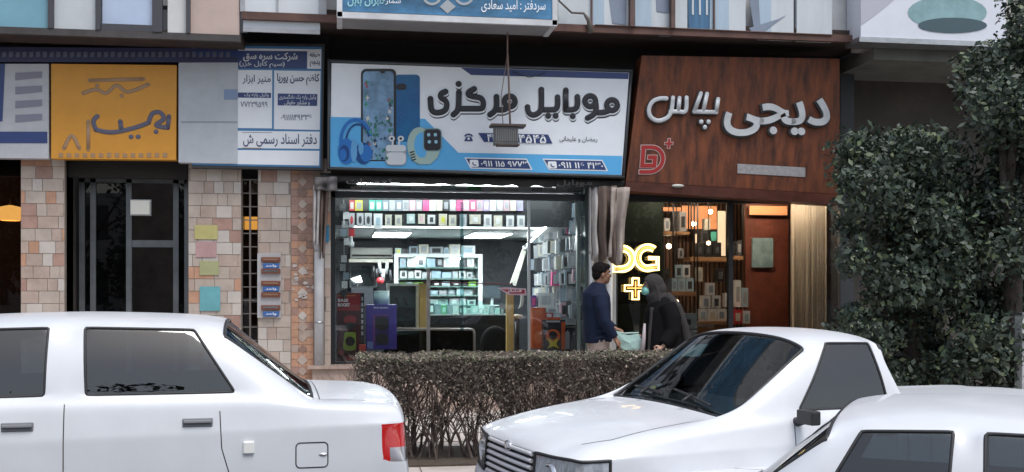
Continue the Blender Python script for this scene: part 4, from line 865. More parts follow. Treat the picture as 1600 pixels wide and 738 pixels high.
for i in range(7): art(pl, [(564.5, 464+i*9), (567.5, 464+i*9), (567.5, 470+i*9), (564.5, 470+i*9)], mat('grey_print2', (.4, .4, .42), .5), t, .012, 'vertical_print')
t, pl = speaker_box('speaker_carton', 'purple speaker carton with a black woofer print behind the hedge end', 572, 476.5, 620, 546, 13.05, .35, mat('carton_purple', (.055, .035, .26), .35, var=.2, scale=2),
    [('red_frame_print', [(583, 492), (607, 492), (607, 540), (583, 540)], mat('carton_violet', (.16, .05, .16), .4)), ('panel_print', [(586, 494), (608, 494), (608, 540), (586, 540)], mat('carton_indigo', (.03, .02, .12), .4)), ('woofer_print', oval(597, 506, 11, 11), blk), ('lower_woofer_print', oval(597, 530, 10, 9), blk), ('blue_corner_print', [(574, 534), (583, 534), (583, 545), (574, 545)], mat('carton_lightblue', (.16, .22, .45), .4))])
write(pl, 'Party Speaker', (584, 479.5, 607, 483), LW, t, .01, .012, rtl=False)
q = MB(); pbox(q, 561, 539, 572, 551, 12.75, .1); tag(obj('small_box', q, mat('carton_bright_red', (.50, .06, .04), .4), bevel=.003), 'small bright red box beside the lime ring carton', 'box')
ora = mat('carton_orange', (.52, .09, .02), .4, var=.35, scale=9)
speaker_box('speaker_carton', 'orange and red speaker carton directly right of the silver mullion', 832, 481, 852, 545, 12.95, .3, ora, [('red_print', oval(842, 528, 8, 9), mat('carton_fire', (.62, .16, .06), .4, var=.3)), ('top_print', [(834, 484), (848, 484), (848, 492), (834, 492)], mat('carton_fire', (.62, .16, .06)))])
t, pl = speaker_box('speaker_carton', 'black speaker carton with a yellow cross and orange ring print', 850, 500, 883, 548, 12.8, .35, mat('carton_black', (.022, .02, .022), .35), [('orange_band_print', [(852, 496), (876, 496), (876, 500), (852, 500)], ora), ('grey_text_print', [(853, 501), (875, 501), (875, 504), (853, 504)], mat('grey_print2', (.4, .4, .42))), ('red_ring_print', oval(864, 525, 11.5, 10.5), ora), ('woofer_print', oval(864, 524, 6.5, 6.5), blk), ('side_print', [(877, 503), (883, 503), (883, 546), (877, 546)], ora),
    ('yellow_cross_print', [(855, 528), (864, 534), (873, 528), (869, 538), (874, 545), (864, 541), (855, 545), (859, 538)], mat('print_yellow', (.60, .50, .03), .4))])
for i, (a, b, c, d, c1, c2, lab) in enumerate(((841, 458, 866, 480, 'white', 'silver', 'white crumpled bag'), (853, 481, 872, 489, 'white', 'grey', 'white box'), (864, 489, 877, 497, 'pale blue', 'white', 'pale blue small box'), (852, 489, 864, 497, 'red', 'white', 'red and white small box'), (830, 462, 838, 480, 'purple', 'pink', 'purple box'))):
    pack('carton', lab+' in the stack right of the silver mullion', 'box', a, b, c, d, 12.98, .2, c1, c2, 'small cartons above the orange carton', .2)
t, pl = speaker_box('cabinet_box', 'black cabinet with a silver edge at the right jamb', 883, 508, 912, 550, 12.85, .35, blk, [('silver_edge', [(884, 510), (912, 510), (912, 512), (884, 512)], CHROME), ('pale_bottle_print', [(883, 520), (887, 516), (890, 520), (890, 546), (883, 546)], mat('print_pale_blue', (.40, .46, .50), .4))])
# ------------------------------------------------------------------ DG shop
f2 = thing('shop_window', 'dark framed window of the shop with the yellow neon letters', 'window', (XW(1060, Y0), Y0, ZP))
zt2_ = ZW(1060, 316, Y0)
obj('frame', MB().box(X0(962), X0(965), Y0, Y0+.08, ZP, zt2_).box(X0(962), X0(1312), Y0, Y0+.1, zt2_, zt2_+.12).box(X0(1139), X0(1146), Y0+.002, Y0+.08, ZP, zt2_-.001), BLACK, f2)
obj('pane', MB().box(X0(965), X0(1312), Y0+.04, Y0+.048, ZP+.012, zt2_), glass('dark_shop_glass', (.72, .70, .68), 1.5), f2)
wrm = mat('warm_back_wall', (.42, .25, .14), .6, var=.3, scale=2, stretch=(3, 1, .6)); brd = mat('brown_door', (.16, .045, .026), .5, var=.3, scale=4)
dgi = MB().box(X0(964), XW(1022, 13.4), Y0+.5, Y0+.56, .26, 3.1)
obj('inner_dark_panel', dgi, mat('deep_green_panel', (.012, .022, .014), .4, var=.6, scale=3), bld)
obj('warm_back_wall', MB().box(XW(1020, 15.2), XW(1320, 15.2), 15.2, 15.3, .26, 3.2), mat('brown_back_wall', (.36, .20, .12), .6, var=.5, scale=3, stretch=(5, 1, .6)), bld)
obj('dg_ceiling', MB().box(X0(962), XD, Y0+.12, 15.3, 2.95, 3.0), mat('warm_ceiling', (.45, .26, .14), .6), bld)
q = MB(); r = random.Random(2)
for i in range(26): px_ = 1026+i*6.2+r.random()*3; q.box(XW(px_, 15.1), XW(px_, 15.1)+.02, 15.08, 15.1, .5, 2.95)
obj('wall_batten', q, mat('dark_batten', (.05, .03, .022), .6), bld)
obj('door_leaf', MB().box(XW(1165, 13.6), XW(1232, 13.6), 13.6, 13.66, .26, 2.9), brd, bld)
q = MB(); pbox(q, 1176, 372, 1208, 418, 13.55, .04); tag(obj('door_poster', q, mat('teal_poster', (.22, .34, .36), .4, var=.3)), 'dim teal poster on the brown door of the neon letter shop', 'poster')
cu = thing('curtain', 'pale lit curtain at the right end of the neon letter shop', 'curtain', at(1270, 330, 12.75)); 
m = MB(); vs = []; fs = []; n = 90
for i in range(n+1):
    p = at(1236+54*i/n, 400, 13.05)
    for z in (.4, 2.85): vs.append((p.x, 13.05+.03*math.sin(i*.9)+.012*math.sin(i*2.3), z))
for i in range(n): fs.append((2*i, 2*i+2, 2*i+3, 2*i+1))
obj('cloth', m.add(vs, fs, 0, True), mat('curtain_cloth', (.72, .66, .55), .8, var=.07, scale=4, stretch=(6, 1, .4)), cu); obj('rail', MB().tube([(vs[0][0], 13.05, 2.87), (vs[-1][0], 13.05, 2.87)], .02, 8), STEEL, cu)
def warm_light(px_, py_, Y, lab, e, sz=.05):
    t = thing('pendant_bulb', lab, 'lamp', at(px_, py_, Y)); c = at(px_, py_, Y)
    obj('bulb', MB().ell(c, (sz, sz, sz)), mat('bulb_%g' % e, (1, .80, .50), .5, emit=e), t); obj('cord', MB().tube([c+Vector((0, 0, sz)), Vector((c.x, c.y, 2.949))], .006, 5), BLACK, t)
for a in ((1084, 350, 14.0, 'bright bulb between the two upper stacks in the warm lit shop', 45, .03), (1045, 385, 14.2, 'round white bulb just right of the neon letter G', 18, .035), (1107, 380, 13.0, 'small bulb glowing in front of the black bag stack', 12, .025), (1057, 472, 13.6, 'low warm bulb right of the woman', 10, .03), (1110, 331, 14.2, 'warm bulb at the ceiling above the black bags', 45, .03)): warm_light(*a)
for a, b, c, d, lb_ in ((1026, 1064, 324, 330, 'long low added glow strip over the upper shelf'), (1086, 1101, 366, 400, 'tall warm glow panel added behind the black bags'), (1122, 1137, 330, 400, 'tall warm glow panel added beside the window post'), (1066, 1120, 322, 358, 'wide orange glow panel added above the black bags'), (1172, 1230, 322, 336, 'orange glow panel added above the brown door')):
    t = thing('glow_panel', lb_+' in the neon letter shop', 'light', at((a+b)/2, d, 14.9), group='added glow panels'); wide_ = b-a > 30
    q = MB(); pbox(q, a, c, b, d, 14.6 if a < 1150 else 13.5, .02); obj('diffuser', q, mat('warm_glow_a', (.85, .36, .15), .5, emit=.7) if wide_ else mat('warm_glow_b', (1, .80, .55), .5, emit=.9), t)  # glowing sheets added to stand in for brightly lit areas of the shop
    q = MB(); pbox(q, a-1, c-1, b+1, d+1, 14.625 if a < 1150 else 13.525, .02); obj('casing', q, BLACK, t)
wd = mat('shelf_wood', (.33, .18, .08), .5, var=.3, scale=5, stretch=(1, 6, 6))
def dshelf(x0, y0, x1, y1, Y, lab):
    t = thing('wall_shelf', lab, 'shelf', at((x0+x1)/2, y1, Y)); q = MB(); pbox(q, x0, y0, x1, y1, Y, .3); obj('board', q, wd, t, bevel=.004)
    obj('hanger', MB().tube([at(x0+2, y0, Y+.1), Vector((at(x0+2, y0, Y+.1).x, Y+.1, 2.95))], .01, 6).tube([at(x1-2, y0, Y+.1), Vector((at(x1-2, y0, Y+.1).x, Y+.1, 2.95))], .01, 6), BLACK, t)
dshelf(1025, 362, 1078, 367, 13.6, 'upper wooden shelf right above the neon letter G'); dshelf(1078, 402, 1137, 409, 13.2, 'wooden shelf under the black bags'); dshelf(1050, 456, 1087, 463, 13.1, 'wooden shelf under the white phone boxes right of the woman'); dshelf(1142, 400, 1162, 406, 13.4, 'short wooden shelf left of the brown door')
dshelf(1088, 502, 1139, 508, 12.95, 'low shelf under the pyramid of phone boxes')
q = MB(); pbox(q, 1090, 509, 1139, 532, 13.0, .35); tag(obj('wooden_crate', q, mat('crate_orange', (.42, .19, .06), .5, var=.2)), 'orange brown wooden block under the pyramid of phone boxes', 'crate')
def pbx(a, b, c, d, Y, c1, c2, lab, g='phone boxes in the neon shop', ins=.24): pack('phone_box', lab, 'box', a, b, c, d, Y, .1, c1, c2, g, ins)
pbx(1050, 331, 1061, 361.5, 13.65, 'dark grey', 'black', 'dark grey box, left of the pair on the upper shelf'); pbx(1062, 331, 1072.5, 361.5, 13.65, 'grey', 'black', 'grey box, right of the pair on the upper shelf')
for a, b, c, d, lab in ((1088, 380, 1100, 401.5, 'left'), (1101, 379, 1113, 401.5, 'middle'), (1114, 379, 1127, 401.5, 'right')): pbx(a, b, c, d, 13.25, 'black', 'dark grey', 'black bag, %s one of the lower three in the stack' % lab, 'black bags', .3)
pbx(1095, 360, 1108, 379.5, 13.25, 'dark grey', 'black', 'dark grey bag, upper left of the black stack', 'black bags'); pbx(1109, 359.5, 1121, 378.5, 13.25, 'black', 'teal', 'black and teal bag, upper right of the black stack', 'black bags', .15); pbx(1101, 342, 1110, 359.5, 13.25, 'cream', 'cream', 'gold box topping the black bag stack')
pbx(1055, 414, 1066.5, 434, 13.15, 'pale blue', 'dark grey', 'phone box, upper left of the stack right of the woman'); pbx(1067, 414, 1078.5, 434, 13.15, 'white', 'dark grey', 'phone box, upper right of the stack right of the woman')
for i, (a, b) in enumerate(((1050, 1058), (1059, 1071), (1072, 1084))): pbx(a, 435, b, 455.5, 13.15, 'pale blue', 'blue grey' if i < 2 else 'dark grey', 'pale blue phone box, %s of the lower three right of the woman' % ['left', 'middle', 'right'][i])
pbx(1105, 442, 1117, 461.5, 13.0, 'white', 'blue grey', 'phone box at the tip of the pyramid')
pbx(1097, 462, 1110, 482, 13.0, 'white', 'blue grey', 'phone box, left of the middle pair in the pyramid'); pbx(1113, 462, 1126, 482, 13.0, 'white', 'dark grey', 'phone box, right of the middle pair in the pyramid')
for i in range(3): pbx(1092+i*14.5, 483, 1105.5+i*14.5, 501.5, 13.0, 'white', ('pale blue', 'cream', 'blue grey')[i], 'phone box, %s of the bottom three in the pyramid' % ['left', 'middle', 'right'][i])
pbx(1133, 458, 1143, 480, 13.3, 'white', 'dark grey', 'white phone box behind the window post')
pbx(1148, 438, 1158, 480, 13.2, 'white', 'grey', 'tall white box left of the brown door'); pbx(1159, 450, 1169, 480, 13.2, 'pale blue', 'grey', 'pale blue box touching the brown door')
for i in range(2): pbx(1063, 490+26*i, 1089, 515+26*i, 12.8, 'pale blue', 'white' if i else 'dark grey', '%s pale blue carton of the pair right of the woman' % ('lower', 'upper')[1-i], 'pale blue cartons', .36)
for i, (a, b, c, d, Y, c1, c2) in enumerate(((1142, 1150, 380, 399, 13.5, 'black', 'dark grey'), (1151, 1160, 376, 399, 13.5, 'dark grey', 'grey'), (1028, 1036, 345, 361, 13.65, 'cream', 'grey'), (1038, 1047, 341, 361, 13.65, 'white', 'blue grey'), (1028, 1040, 470, 492, 13.5, 'grey', 'dark grey'), (1029, 1041, 494, 520, 13.4, 'white', 'grey'), (1128, 1138, 484, 501, 13.1, 'cream', 'white'), (1146, 1160, 484, 506, 13.1, 'orange' if 0 else 'red', 'cream'), (1161, 1172, 486, 506, 13.1, 'white', 'pale blue'), (1060, 1068, 388, 404, 13.8, 'grey', 'dark grey'), (1036, 1046, 420, 452, 14.0, 'dark grey', 'black'), (1089, 1098, 418, 440, 14.0, 'cream', 'grey'), (1120, 1132, 420, 440, 13.9, 'dark grey', 'grey'))):
    pbx(a, c, b, d, Y, c1, c2, '%s box with %s front, %s of the loose boxes in the neon shop, left to right' % (c1, c2, ORD[i]) if 0 else '%s and %s loose box number %s in the neon letter shop' % (c1, c2, ORD[i]) if 0 else '%s box with %s front %s' % (c1, c2, ('left of the upper window post shelf', 'right on the short shelf by the brown door', 'left end of the upper shelf', 'second on the upper shelf', 'behind the woman at head height', 'behind the woman at elbow height', 'right of the pyramid', 'low left of the brown door', 'low against the brown door', 'hanging below the upper shelf', 'hanging above the headscarf', 'hanging left above the pyramid', 'hanging right above the pyramid')[i]), 'loose boxes in the neon shop')
# neon sign
PN = Plane((0, Y0-.02, 2), (0, -1, 0))
ns = thing('neon_sign', 'glowing yellow neon letters DG above a plus on the dark window', 'neon sign', at(1000, 400, Y0-.02))
nm1 = mat('neon_yellow', (1, .72, .22), .5, emit=3.0); nm2 = mat('neon_orange', (1, .42, .10), .5, emit=1.3)
def ntube(pts, r_, m, nm, off=.0): return obj(nm, MB().tube([PN.pt(x, y, off) for x, y in pts], r_, 6), m, ns)
for k, (e, m_, r_) in enumerate(((0, nm1, .014), (4.2, nm2, .008), (8.0, nm1, .012))):
    d = [(958+e*.3, 384+e)]+[(972+(20-e)*math.cos(R(a)), 404.5+(20-e)*math.sin(R(a))) for a in range(-90, 91, 12)]+[(958+e*.3, 425-e)]
    ntube(d+[d[0]], r_, m_, 'tube_outline_D', .004*k)
    gg = [(1012+(20-e)*math.cos(R(a)), 403+(20.5-e)*math.sin(R(a))) for a in range(-52, -300, -12)]
    gg = gg+[(1029-e*.5, 422-e), (1029-e*.5, 402+e*.4), (1013, 402+e*.4)] ; ntube(gg, r_, m_, 'tube_outline_G', .004*k)
pl_pts = [(988, 435), (998, 435), (998, 446), (1009, 446), (1009, 455), (998, 455), (998, 468), (988, 468), (988, 455), (976, 455), (976, 446), (988, 446), (988, 435)]
ntube(pl_pts, .012, nm1, 'plus_outline'); ntube([(993, 440), (993, 464)], .006, nm2, 'plus_core'); ntube([(980, 450.5), (1005, 450.5)], .006, nm2, 'plus_core')
obj('backing', MB().box(X0(963), X0(1034), Y0+.0505, Y0+.054, ZW(1000, 475, Y0), ZW(1000, 378, Y0)), glass('neon_back', (.8, .8, .8), 1.3), ns)
# ------------------------------------------------------------------ vegetation
import numpy as np
def leaf_mesh(name, P, size, mats, parent, rng, aspect=.5, mi=None, upbias=0.0):
    n = len(P); d = rng.normal(size=(n, 3)); d /= np.linalg.norm(d, axis=1)[:, None]
    nn = rng.normal(size=(n, 3)); nn[:, 2] += upbias; s = np.cross(d, nn); s /= np.linalg.norm(s, axis=1)[:, None]
    L = size*(.5+1.1*rng.random((n, 1))**1.7); a = P-d*L*.5; b = P+s*L*aspect*.5; c = P+d*L*.5; e = P-s*L*aspect*.5
    V = np.stack([a, b, c, e], 1).reshape(-1, 3)
    if parent: V = V-np.array(wmat(parent).translation)
    me = bpy.data.meshes.new(name); me.from_pydata(V.tolist(), [], np.arange(4*n).reshape(-1, 4).tolist())
    for m_ in mats: me.materials.append(m_)
    me.polygons.foreach_set('material_index', (rng.integers(0, len(mats), n) if mi is None else mi).astype(np.int32))
    o = bpy.data.objects.new(name, me); COL.objects.link(o); o.parent = parent; return o
rng = np.random.default_rng(5)
YH0, YH1 = 8.45, 9.3; hz1 = 1.03
hx0, hx1 = XW(556, 9.0), XW(1075, 9.0)
hd = thing('hedge', 'half-bare brown twiggy hedge clipped flat in front of the phone shop', 'hedge', ((hx0+hx1)/2, 8.9, .2))
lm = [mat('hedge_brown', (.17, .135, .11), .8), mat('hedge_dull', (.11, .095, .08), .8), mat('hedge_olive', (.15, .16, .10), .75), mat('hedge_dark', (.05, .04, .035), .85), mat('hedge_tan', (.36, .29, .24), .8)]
n = 52000; T = rng.random(n)
x = rng.uniform(hx0, hx1, n); y = rng.uniform(YH0, YH1, n); z = .2+(hz1-.2)*np.where(T < .62, 1-rng.random(n)**1.6*.38, rng.random(n))
top = rng.random(n) < .17; z[top] = hz1-rng.exponential(.012, top.sum())+.010*np.sin(x[top]*9)+.008*np.sin(y[top]*14+x[top]*4)
frn = rng.random(n) < .3; y[frn] = YH0+rng.exponential(.05, frn.sum())
# gaps: carve with a few noise waves, strongest low down
def gapf(x, y, z):
    u = x-(y-8.9)*x/8.9; v = z+(y-8.9)*.09
    return np.sin(u*13+np.sin(v*11)*2.2)+np.sin(v*19+u*6)+np.sin(u*31+v*17)+.9*np.sin(u*4.3+v*3)+.5*np.sin(u*47-v*33)
nz = gapf(x, y, z)
h = (z-.2)/(hz1-.2); keep = (nz*.75+h*4.2-2.35+rng.normal(0, .3, n)) > 0
left = (x-hx0); keep &= (left > .06*np.sin(z*12)+.05*(1-h)*np.sin(y*9)+.02)
x, y, z = x[keep], y[keep], z[keep]; n = len(x); h = (z-.2)/(hz1-.2)
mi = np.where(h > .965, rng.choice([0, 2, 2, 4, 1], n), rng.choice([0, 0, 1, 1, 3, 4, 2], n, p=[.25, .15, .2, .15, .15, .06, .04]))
leaf_mesh('foliage', np.stack([x, y, z], 1), .027, lm, hd, rng, .5, mi)
tw = MB(); r = random.Random(6)
for i in range(120):
    bx_ = r.uniform(hx0+.05, hx1-.05); by = r.uniform(YH0+.12, YH1-.12); p = Vector((bx_, by, .2)); pts = [p]; rad = [r.uniform(.008, .017)]; d = Vector((r.uniform(-.5, .5), r.uniform(-.3, .3), 1)).normalized()
    for k in range(6):
        d = (d+Vector((r.uniform(-.35, .35), r.uniform(-.3, .3), r.uniform(-.05, .25)))).normalized(); p = p+d*r.uniform(.1, .16)
        if p.z > hz1-.02: p.z = hz1-.02
        pts.append(p.copy()); rad.append(rad[-1]*.8)
        for q_ in range(2):
            e = (d+Vector((r.uniform(-1, 1), r.uniform(-1, .6), r.uniform(-.1, .6)))).normalized(); a = p.copy(); l = r.uniform(.08, .22); b = a+e*l; c = b+(e+Vector((0, 0, .5))).normalized()*l*.6
            for v in (b, c): v.z = min(v.z, hz1-.01); v.y = min(max(v.y, YH0-.02), YH1)
            tw.tube([a, b, c], [rad[-1]*.55, rad[-1]*.4, .0015], 4, 0, False)
    tw.tube(pts, rad, 5, 0, False)
for i in range(4200):
    a = Vector((r.uniform(hx0+.03, hx1), r.uniform(YH0, YH1), .2+(hz1-.24)*r.random()**.7)); d = Vector((r.uniform(-1, 1), r.uniform(-.5, .5), r.uniform(.1, 1.3))).normalized(); b = a+d*r.uniform(.06, .16); c = b+(d+Vector((r.uniform(-.6, .6), 0, .4))).normalized()*r.uniform(.04, .12)
    if gapf(a.x, a.y, a.z)*.75+(a.z-.2)/(hz1-.2)*4.2-1.5 < 0: continue
    for v in (b, c): v.z = min(v.z, hz1+r.uniform(-.01, .015)); v.y = max(v.y, YH0-.03)
    tw.tube([a, b, c], [.0042, .003, .0012], 3, 0, False)
obj('branches', tw, mat('twig_brown', (.13, .10, .085), .85, var=.4, scale=20), hd)
tag(obj('soil_bed', MB().box(hx0-.2, hx1+.4, YH0-.1, YH1+.05, .15, .215), mat('soil', (.07, .052, .04), .95, var=.4, scale=20, bump=.6)), 'soil bed under the brown hedge', 'soil'); bpy.data.objects['soil_bed']['kind'] = 'structure'
# trees on the right
leafm = [mat('leaf_a', (.045, .068, .045), .55), mat('leaf_b', (.03, .048, .036), .55), mat('leaf_c', (.10, .13, .065), .55), mat('leaf_d', (.022, .036, .026), .6), mat('leaf_grey', (.09, .112, .092), .55)]
def tree(label, x0, y0, zt, clumps, nleaf, seed, lsize=.07, trunk=.10, group='trees right of the shops', mats=leafm):
    t = thing('tree', label, 'tree', (x0, y0, .2), group=group); rg_ = np.random.default_rng(seed); rr = random.Random(seed)
    P = []; tot = sum(c[3]**2 for c in clumps)
    for cx, cy, cz, cr in clumps:
        k = int(nleaf*cr**2/tot); d = rg_.normal(size=(k, 3)); d /= np.linalg.norm(d, axis=1)[:, None]; rad = cr*(rg_.random((k, 1))**.4)*(1+.18*np.sin(d[:, :1]*9+d[:, 2:]*7))
        P.append(np.array([[cx, cy, cz]])+d*rad*np.array([[1, 1, .85]]))
    P = np.concatenate(P); leaf_mesh('crown', P, lsize, mats, t, rg_, .55, rg_.choice([0, 0, 1, 1, 2, 3, 4], len(P)) if len(mats) > 3 else None)
    m_ = MB(); m_.tube([(x0, y0, .2), (x0+.05, y0, zt*.45), (x0-.04, y0+.03, zt*.8)], [trunk, trunk*.75, trunk*.35], 9)
    for cx, cy, cz, cr in clumps[::2]:
        zz = min(cz-.1, zt*rr.uniform(.3, .7)); zz = max(zz, .5); a = Vector((x0, y0, zz)); b = Vector((cx, cy, cz)); m_.tube([a, a.lerp(b, .5)+Vector((0, 0, .08)), b], [trunk*.4, trunk*.25, .008], 6)
    obj('trunk', m_, mat('bark', (.07, .055, .045), .9, var=.4, scale=12, bump=.5), t); return t
rr = random.Random(14)
def clump(px0, px1, py0, py1, Y, n_, r0, r1, seed):
    q = random.Random(seed); o = []
    for i in range(n_):
        cr = q.uniform(r0, r1); Yc = Y+q.uniform(-.5, .5); px_ = q.uniform(px0, px1); py_ = q.uniform(py0, py1); p = at(px_, py_, Yc); o.append((p.x, Yc, max(.5, p.z), cr))
    return o
tree('broad dark bushy tree standing right beside the wooden sign shop', XW(1420, 10.0), 10.0, 3.0, clump(1345, 1500, 225, 590, 10.0, 34, .26, .42, 3)+clump(1328, 1345, 200, 600, 10.0, 16, .14, .2, 9)+clump(1360, 1500, 560, 640, 10.0, 10, .2, .3, 19), 42000, 3, .065)
tree('taller darker tree at the far right edge reaching past the white lightbox', XW(1575, 9.7), 9.7, 3.9, clump(1540, 1690, 90, 600, 9.7, 34, .28, .45, 5)+clump(1590, 1640, -20, 90, 9.7, 6, .25, .35, 6), 36000, 5, .065, .12)
tree('small pale green shrub in front of the dark canopy wall', XW(1370, 11.0), 11.0, 2.8, clump(1335, 1450, 215, 330, 11.0, 10, .16, .28, 7), 9000, 7, .06, .06, mats=[leafm[2], leafm[4], leafm[0]])
# across the street, behind the camera: what the glass mirrors
ob = thing('opposite_building', 'dull pale building across the street behind the viewer', 'building', (0, -20, 0))
obj('wall', MB().box(-30, 30, -21, -20, 0, 5.5), mat('dull_render', (.42, .42, .42), .8, var=.2), ob)
for i in range(-7, 8):
    for z in (1.0, 3.6): obj('window', MB().box(i*3.6, i*3.6+1.6, -20.02, -19.99, z, z+1.4), mat('far_glass', (.05, .06, .07), .1), ob)
for i, (tx, ty) in enumerate(((-7.5, -6.5), (-2.5, -6), (10, -10), (18, -11), (2.5, -9))):
    q = random.Random(40+i); cl = [(tx+q.uniform(-2.2, 2.2), ty+q.uniform(-1.2, 1.2), q.uniform(1.8, 5.6), q.uniform(.7, 1.2)) for _ in range(16)]
    tree('roadside tree behind the viewer, %s from the left' % ORD[i], tx, ty, 5, cl, 9000, 50+i, .2, .16, 'trees across the street')
# ------------------------------------------------------------------ people
def fuse(name, mb, m, parent, vox=.008, smooth=4, noise=0):
    o = obj(name, mb, m, parent, fixn=True)
    a = o.modifiers.new('r', 'REMESH'); a.mode = 'VOXEL'; a.voxel_size = vox; a.use_smooth_shade = True
    b = o.modifiers.new('s', 'SMOOTH'); b.iterations = smooth; b.factor = .5
    bpy.context.view_layer.update(); dg = bpy.context.evaluated_depsgraph_get(); me = bpy.data.meshes.new_from_object(o.evaluated_get(dg)); o.modifiers.clear(); old = o.data; o.data = me; bpy.data.meshes.remove(old)
    for p in me.polygons: p.use_smooth = True
    return o
skin1 = mat('skin_man', (.24, .125, .08), .5, var=.08, scale=30); skin2 = mat('skin_woman', (.42, .26, .19), .5, var=.06, scale=30)
hairm = mat('hair_black', (.008, .006, .006), .8, spec=.15, var=.4, scale=60, bump=.8)
def hand(m, w, d, up, r=1.0):
    """palm, four unequal bent fingers and a thumb leaving the side of the palm; w wrist, d pointing along the hand, up the back of the hand"""
    d = d.normalized(); up = (up-d*up.dot(d)).normalized(); s = d.cross(up); 
    m.tube([w, w+d*.05, w+d*.085], [.024*r, .030*r, .026*r], 8)
    for k, (o_, L) in enumerate(((-.027, .062), (-.009, .075), (.009, .070), (.026, .055))):
        a = w+d*.075+s*o_; b = a+d*L*.45-up*.006; c = b+d*L*.30-up*L*.22; e = c+d*L*.12-up*L*.25; m.tube([a, b, c, e], [.0098, .0092, .0085, .007], 7)
    a = w+d*.03+s*.026; m.tube([a, a+d*.025+s*.022, a+d*.052+s*.026-up*.012], [.012, .0105, .0085], 7)
def head(m, c, fx, r=1.0):
    """skull, jaw, nose, ear, brow and chin of a head facing along +/-x"""
    c = Vector(c); V_ = lambda x, y, z: c+Vector((x*fx, y, z))*r
    m.ell(V_(-.012, 0, .025), (.092*r, .073*r, .090*r)); m.ell(V_(.022, 0, -.045), (.060*r, .054*r, .070*r)); m.ell(V_(.052, 0, -.088), (.024*r, .024*r, .020*r))
    m.tube([V_(.075, 0, .015), V_(.098, 0, -.022), V_(.086, 0, -.032)], [.010*r, .0145*r, .010*r], 8); m.tube([V_(.070, -.035, .026), V_(.082, 0, .028), V_(.070, .035, .026)], .011*r, 7)
    for sgn in (-1, 1):
        m.ell(V_(-.01, .074*sgn, -.012), (.018*r, .010*r, .030*r)); m.ell(V_(.05, .035*sgn, -.028), (.025*r, .02*r, .02*r))
    m.tube([V_(.074, -.022, -.058), V_(.085, 0, -.056), V_(.074, .022, -.058)], .0085*r, 7); m.tube([V_(.070, -.018, -.068), V_(.080, 0, -.068), V_(.070, .018, -.068)], .0085*r, 7)
YM = 11.55
mx = XW(934, YM); man = thing('person', 'man in navy jacket and beige trousers facing right before the white pillar', 'person', (mx, YM, .2))
def P(x, y, z): return Vector((mx+x, YM+y, .2+z))
m = MB(); hc = P(.052, 0, 1.535); head(m, hc, 1, .98)
m.tube([P(-.01, 0, 1.28), P(.012, 0, 1.42), P(.035, 0, 1.50)], [.075, .058, .058], 12)
m.ell(P(-.02, 0, 1.15), (.12, .17, .24)); m.ell(P(-.01, 0, .88), (.12, .155, .16))
for s in (-1, 1): m.tube([P(0, .09*s, .86), P(.02, .1*s, .46), P(-.03, .1*s, .10)], [.09, .062, .045], 12); m.tube([P(-.04, .1*s, .06), P(.06, .1*s, .045), P(.15, .11*s, .03)], [.045, .042, .03], 8)
NE, NW = P(.015, -.25, 1.03), P(.13, -.25, .845); FE, FW = P(.09, .2, 1.04), P(.215, .05, .93)
m.tube([P(-.02, -.18, 1.30), NE, NW], [.05, .038, .026], 9); m.tube([P(-.02, .18, 1.30), FE, FW], [.05, .038, .026], 9)
hand(m, NW, Vector((.55, 0, -.83)), Vector((.8, -.4, .5))); hand(m, FW, Vector((.9, -.15, -.42)), Vector((.3, 0, 1)))
fuse('body', m, skin1, man, .0065, 3)
m = MB(); nvj = mat('jacket_navy', (.010, .016, .038), .85, var=.25, scale=9, bump=.3, spec=.2)
m.tube([P(.0, 0, .79), P(-.005, 0, .90), P(-.01, 0, 1.05), P(-.02, 0, 1.2), P(-.02, 0, 1.32), P(0, 0, 1.385), P(.01, 0, 1.44)], [.155, .16, .15, .16, .15, .10, .070], 18)
for v in m.v: v.y = YM+(v.y-YM)*1.28
m.tube([P(-.02, -.17, 1.30), P(-.01, -.22, 1.18), NE, NE.lerp(NW, .95)], [.082, .075, .064, .046], 12); m.tube([P(-.02, .17, 1.30), P(.03, .2, 1.17), FE, FE.lerp(FW, .9)], [.082, .072, .06, .044], 12)
for k in range(6): m.tube([P(-.1+.02*k, -.24, .84+.07*k), P(.0, -.235, .86+.065*k), P(.1, -.20, .85+.07*k)], .012, 6)
fuse('jacket', m, nvj, man, .012, 5)
m = MB(); m.tube([P(0, 0, .93), P(0, 0, .80)], [.145, .15], 14)
for s in (-1, 1): m.tube([P(0, .09*s, .84), P(.02, .1*s, .46), P(-.03, .1*s, .12)], [.112, .082, .07], 12)
fuse('trousers', m, mat('trousers_beige', (.34, .27, .235), .8, var=.15, scale=8), man, .014, 4)
m = MB()
for s in (-1, 1): m.tube([P(-.06, .1*s, .055), P(.06, .1*s, .05), P(.17, .11*s, .035)], [.055, .052, .04], 9)
obj('shoe', m, mat('shoe_black', (.02, .018, .018), .4), man)
m = MB(); rh = random.Random(8)
m.ell(hc+Vector((-.026, 0, .042)), (.094, .082, .086)); m.ell(hc+Vector((-.062, 0, .0)), (.055, .074, .075)); m.ell(hc+Vector((.02, 0, .082)), (.07, .066, .038))
for i in range(90):
    d = Vector((rh.uniform(-1, .5), rh.uniform(-1, 1), rh.uniform(-.1, 1))).normalized(); m.ell(hc+Vector((-.024+d.x*.088, d.y*.078, .04+d.z*.084)), (.016, .016, .016), 6, 5)
fuse('hair', m, hairm, man, .008, 2)
eyw = mat('eye_white', (.6, .58, .55), .3); eyd = mat('eye_dark', (.02, .015, .012), .2)
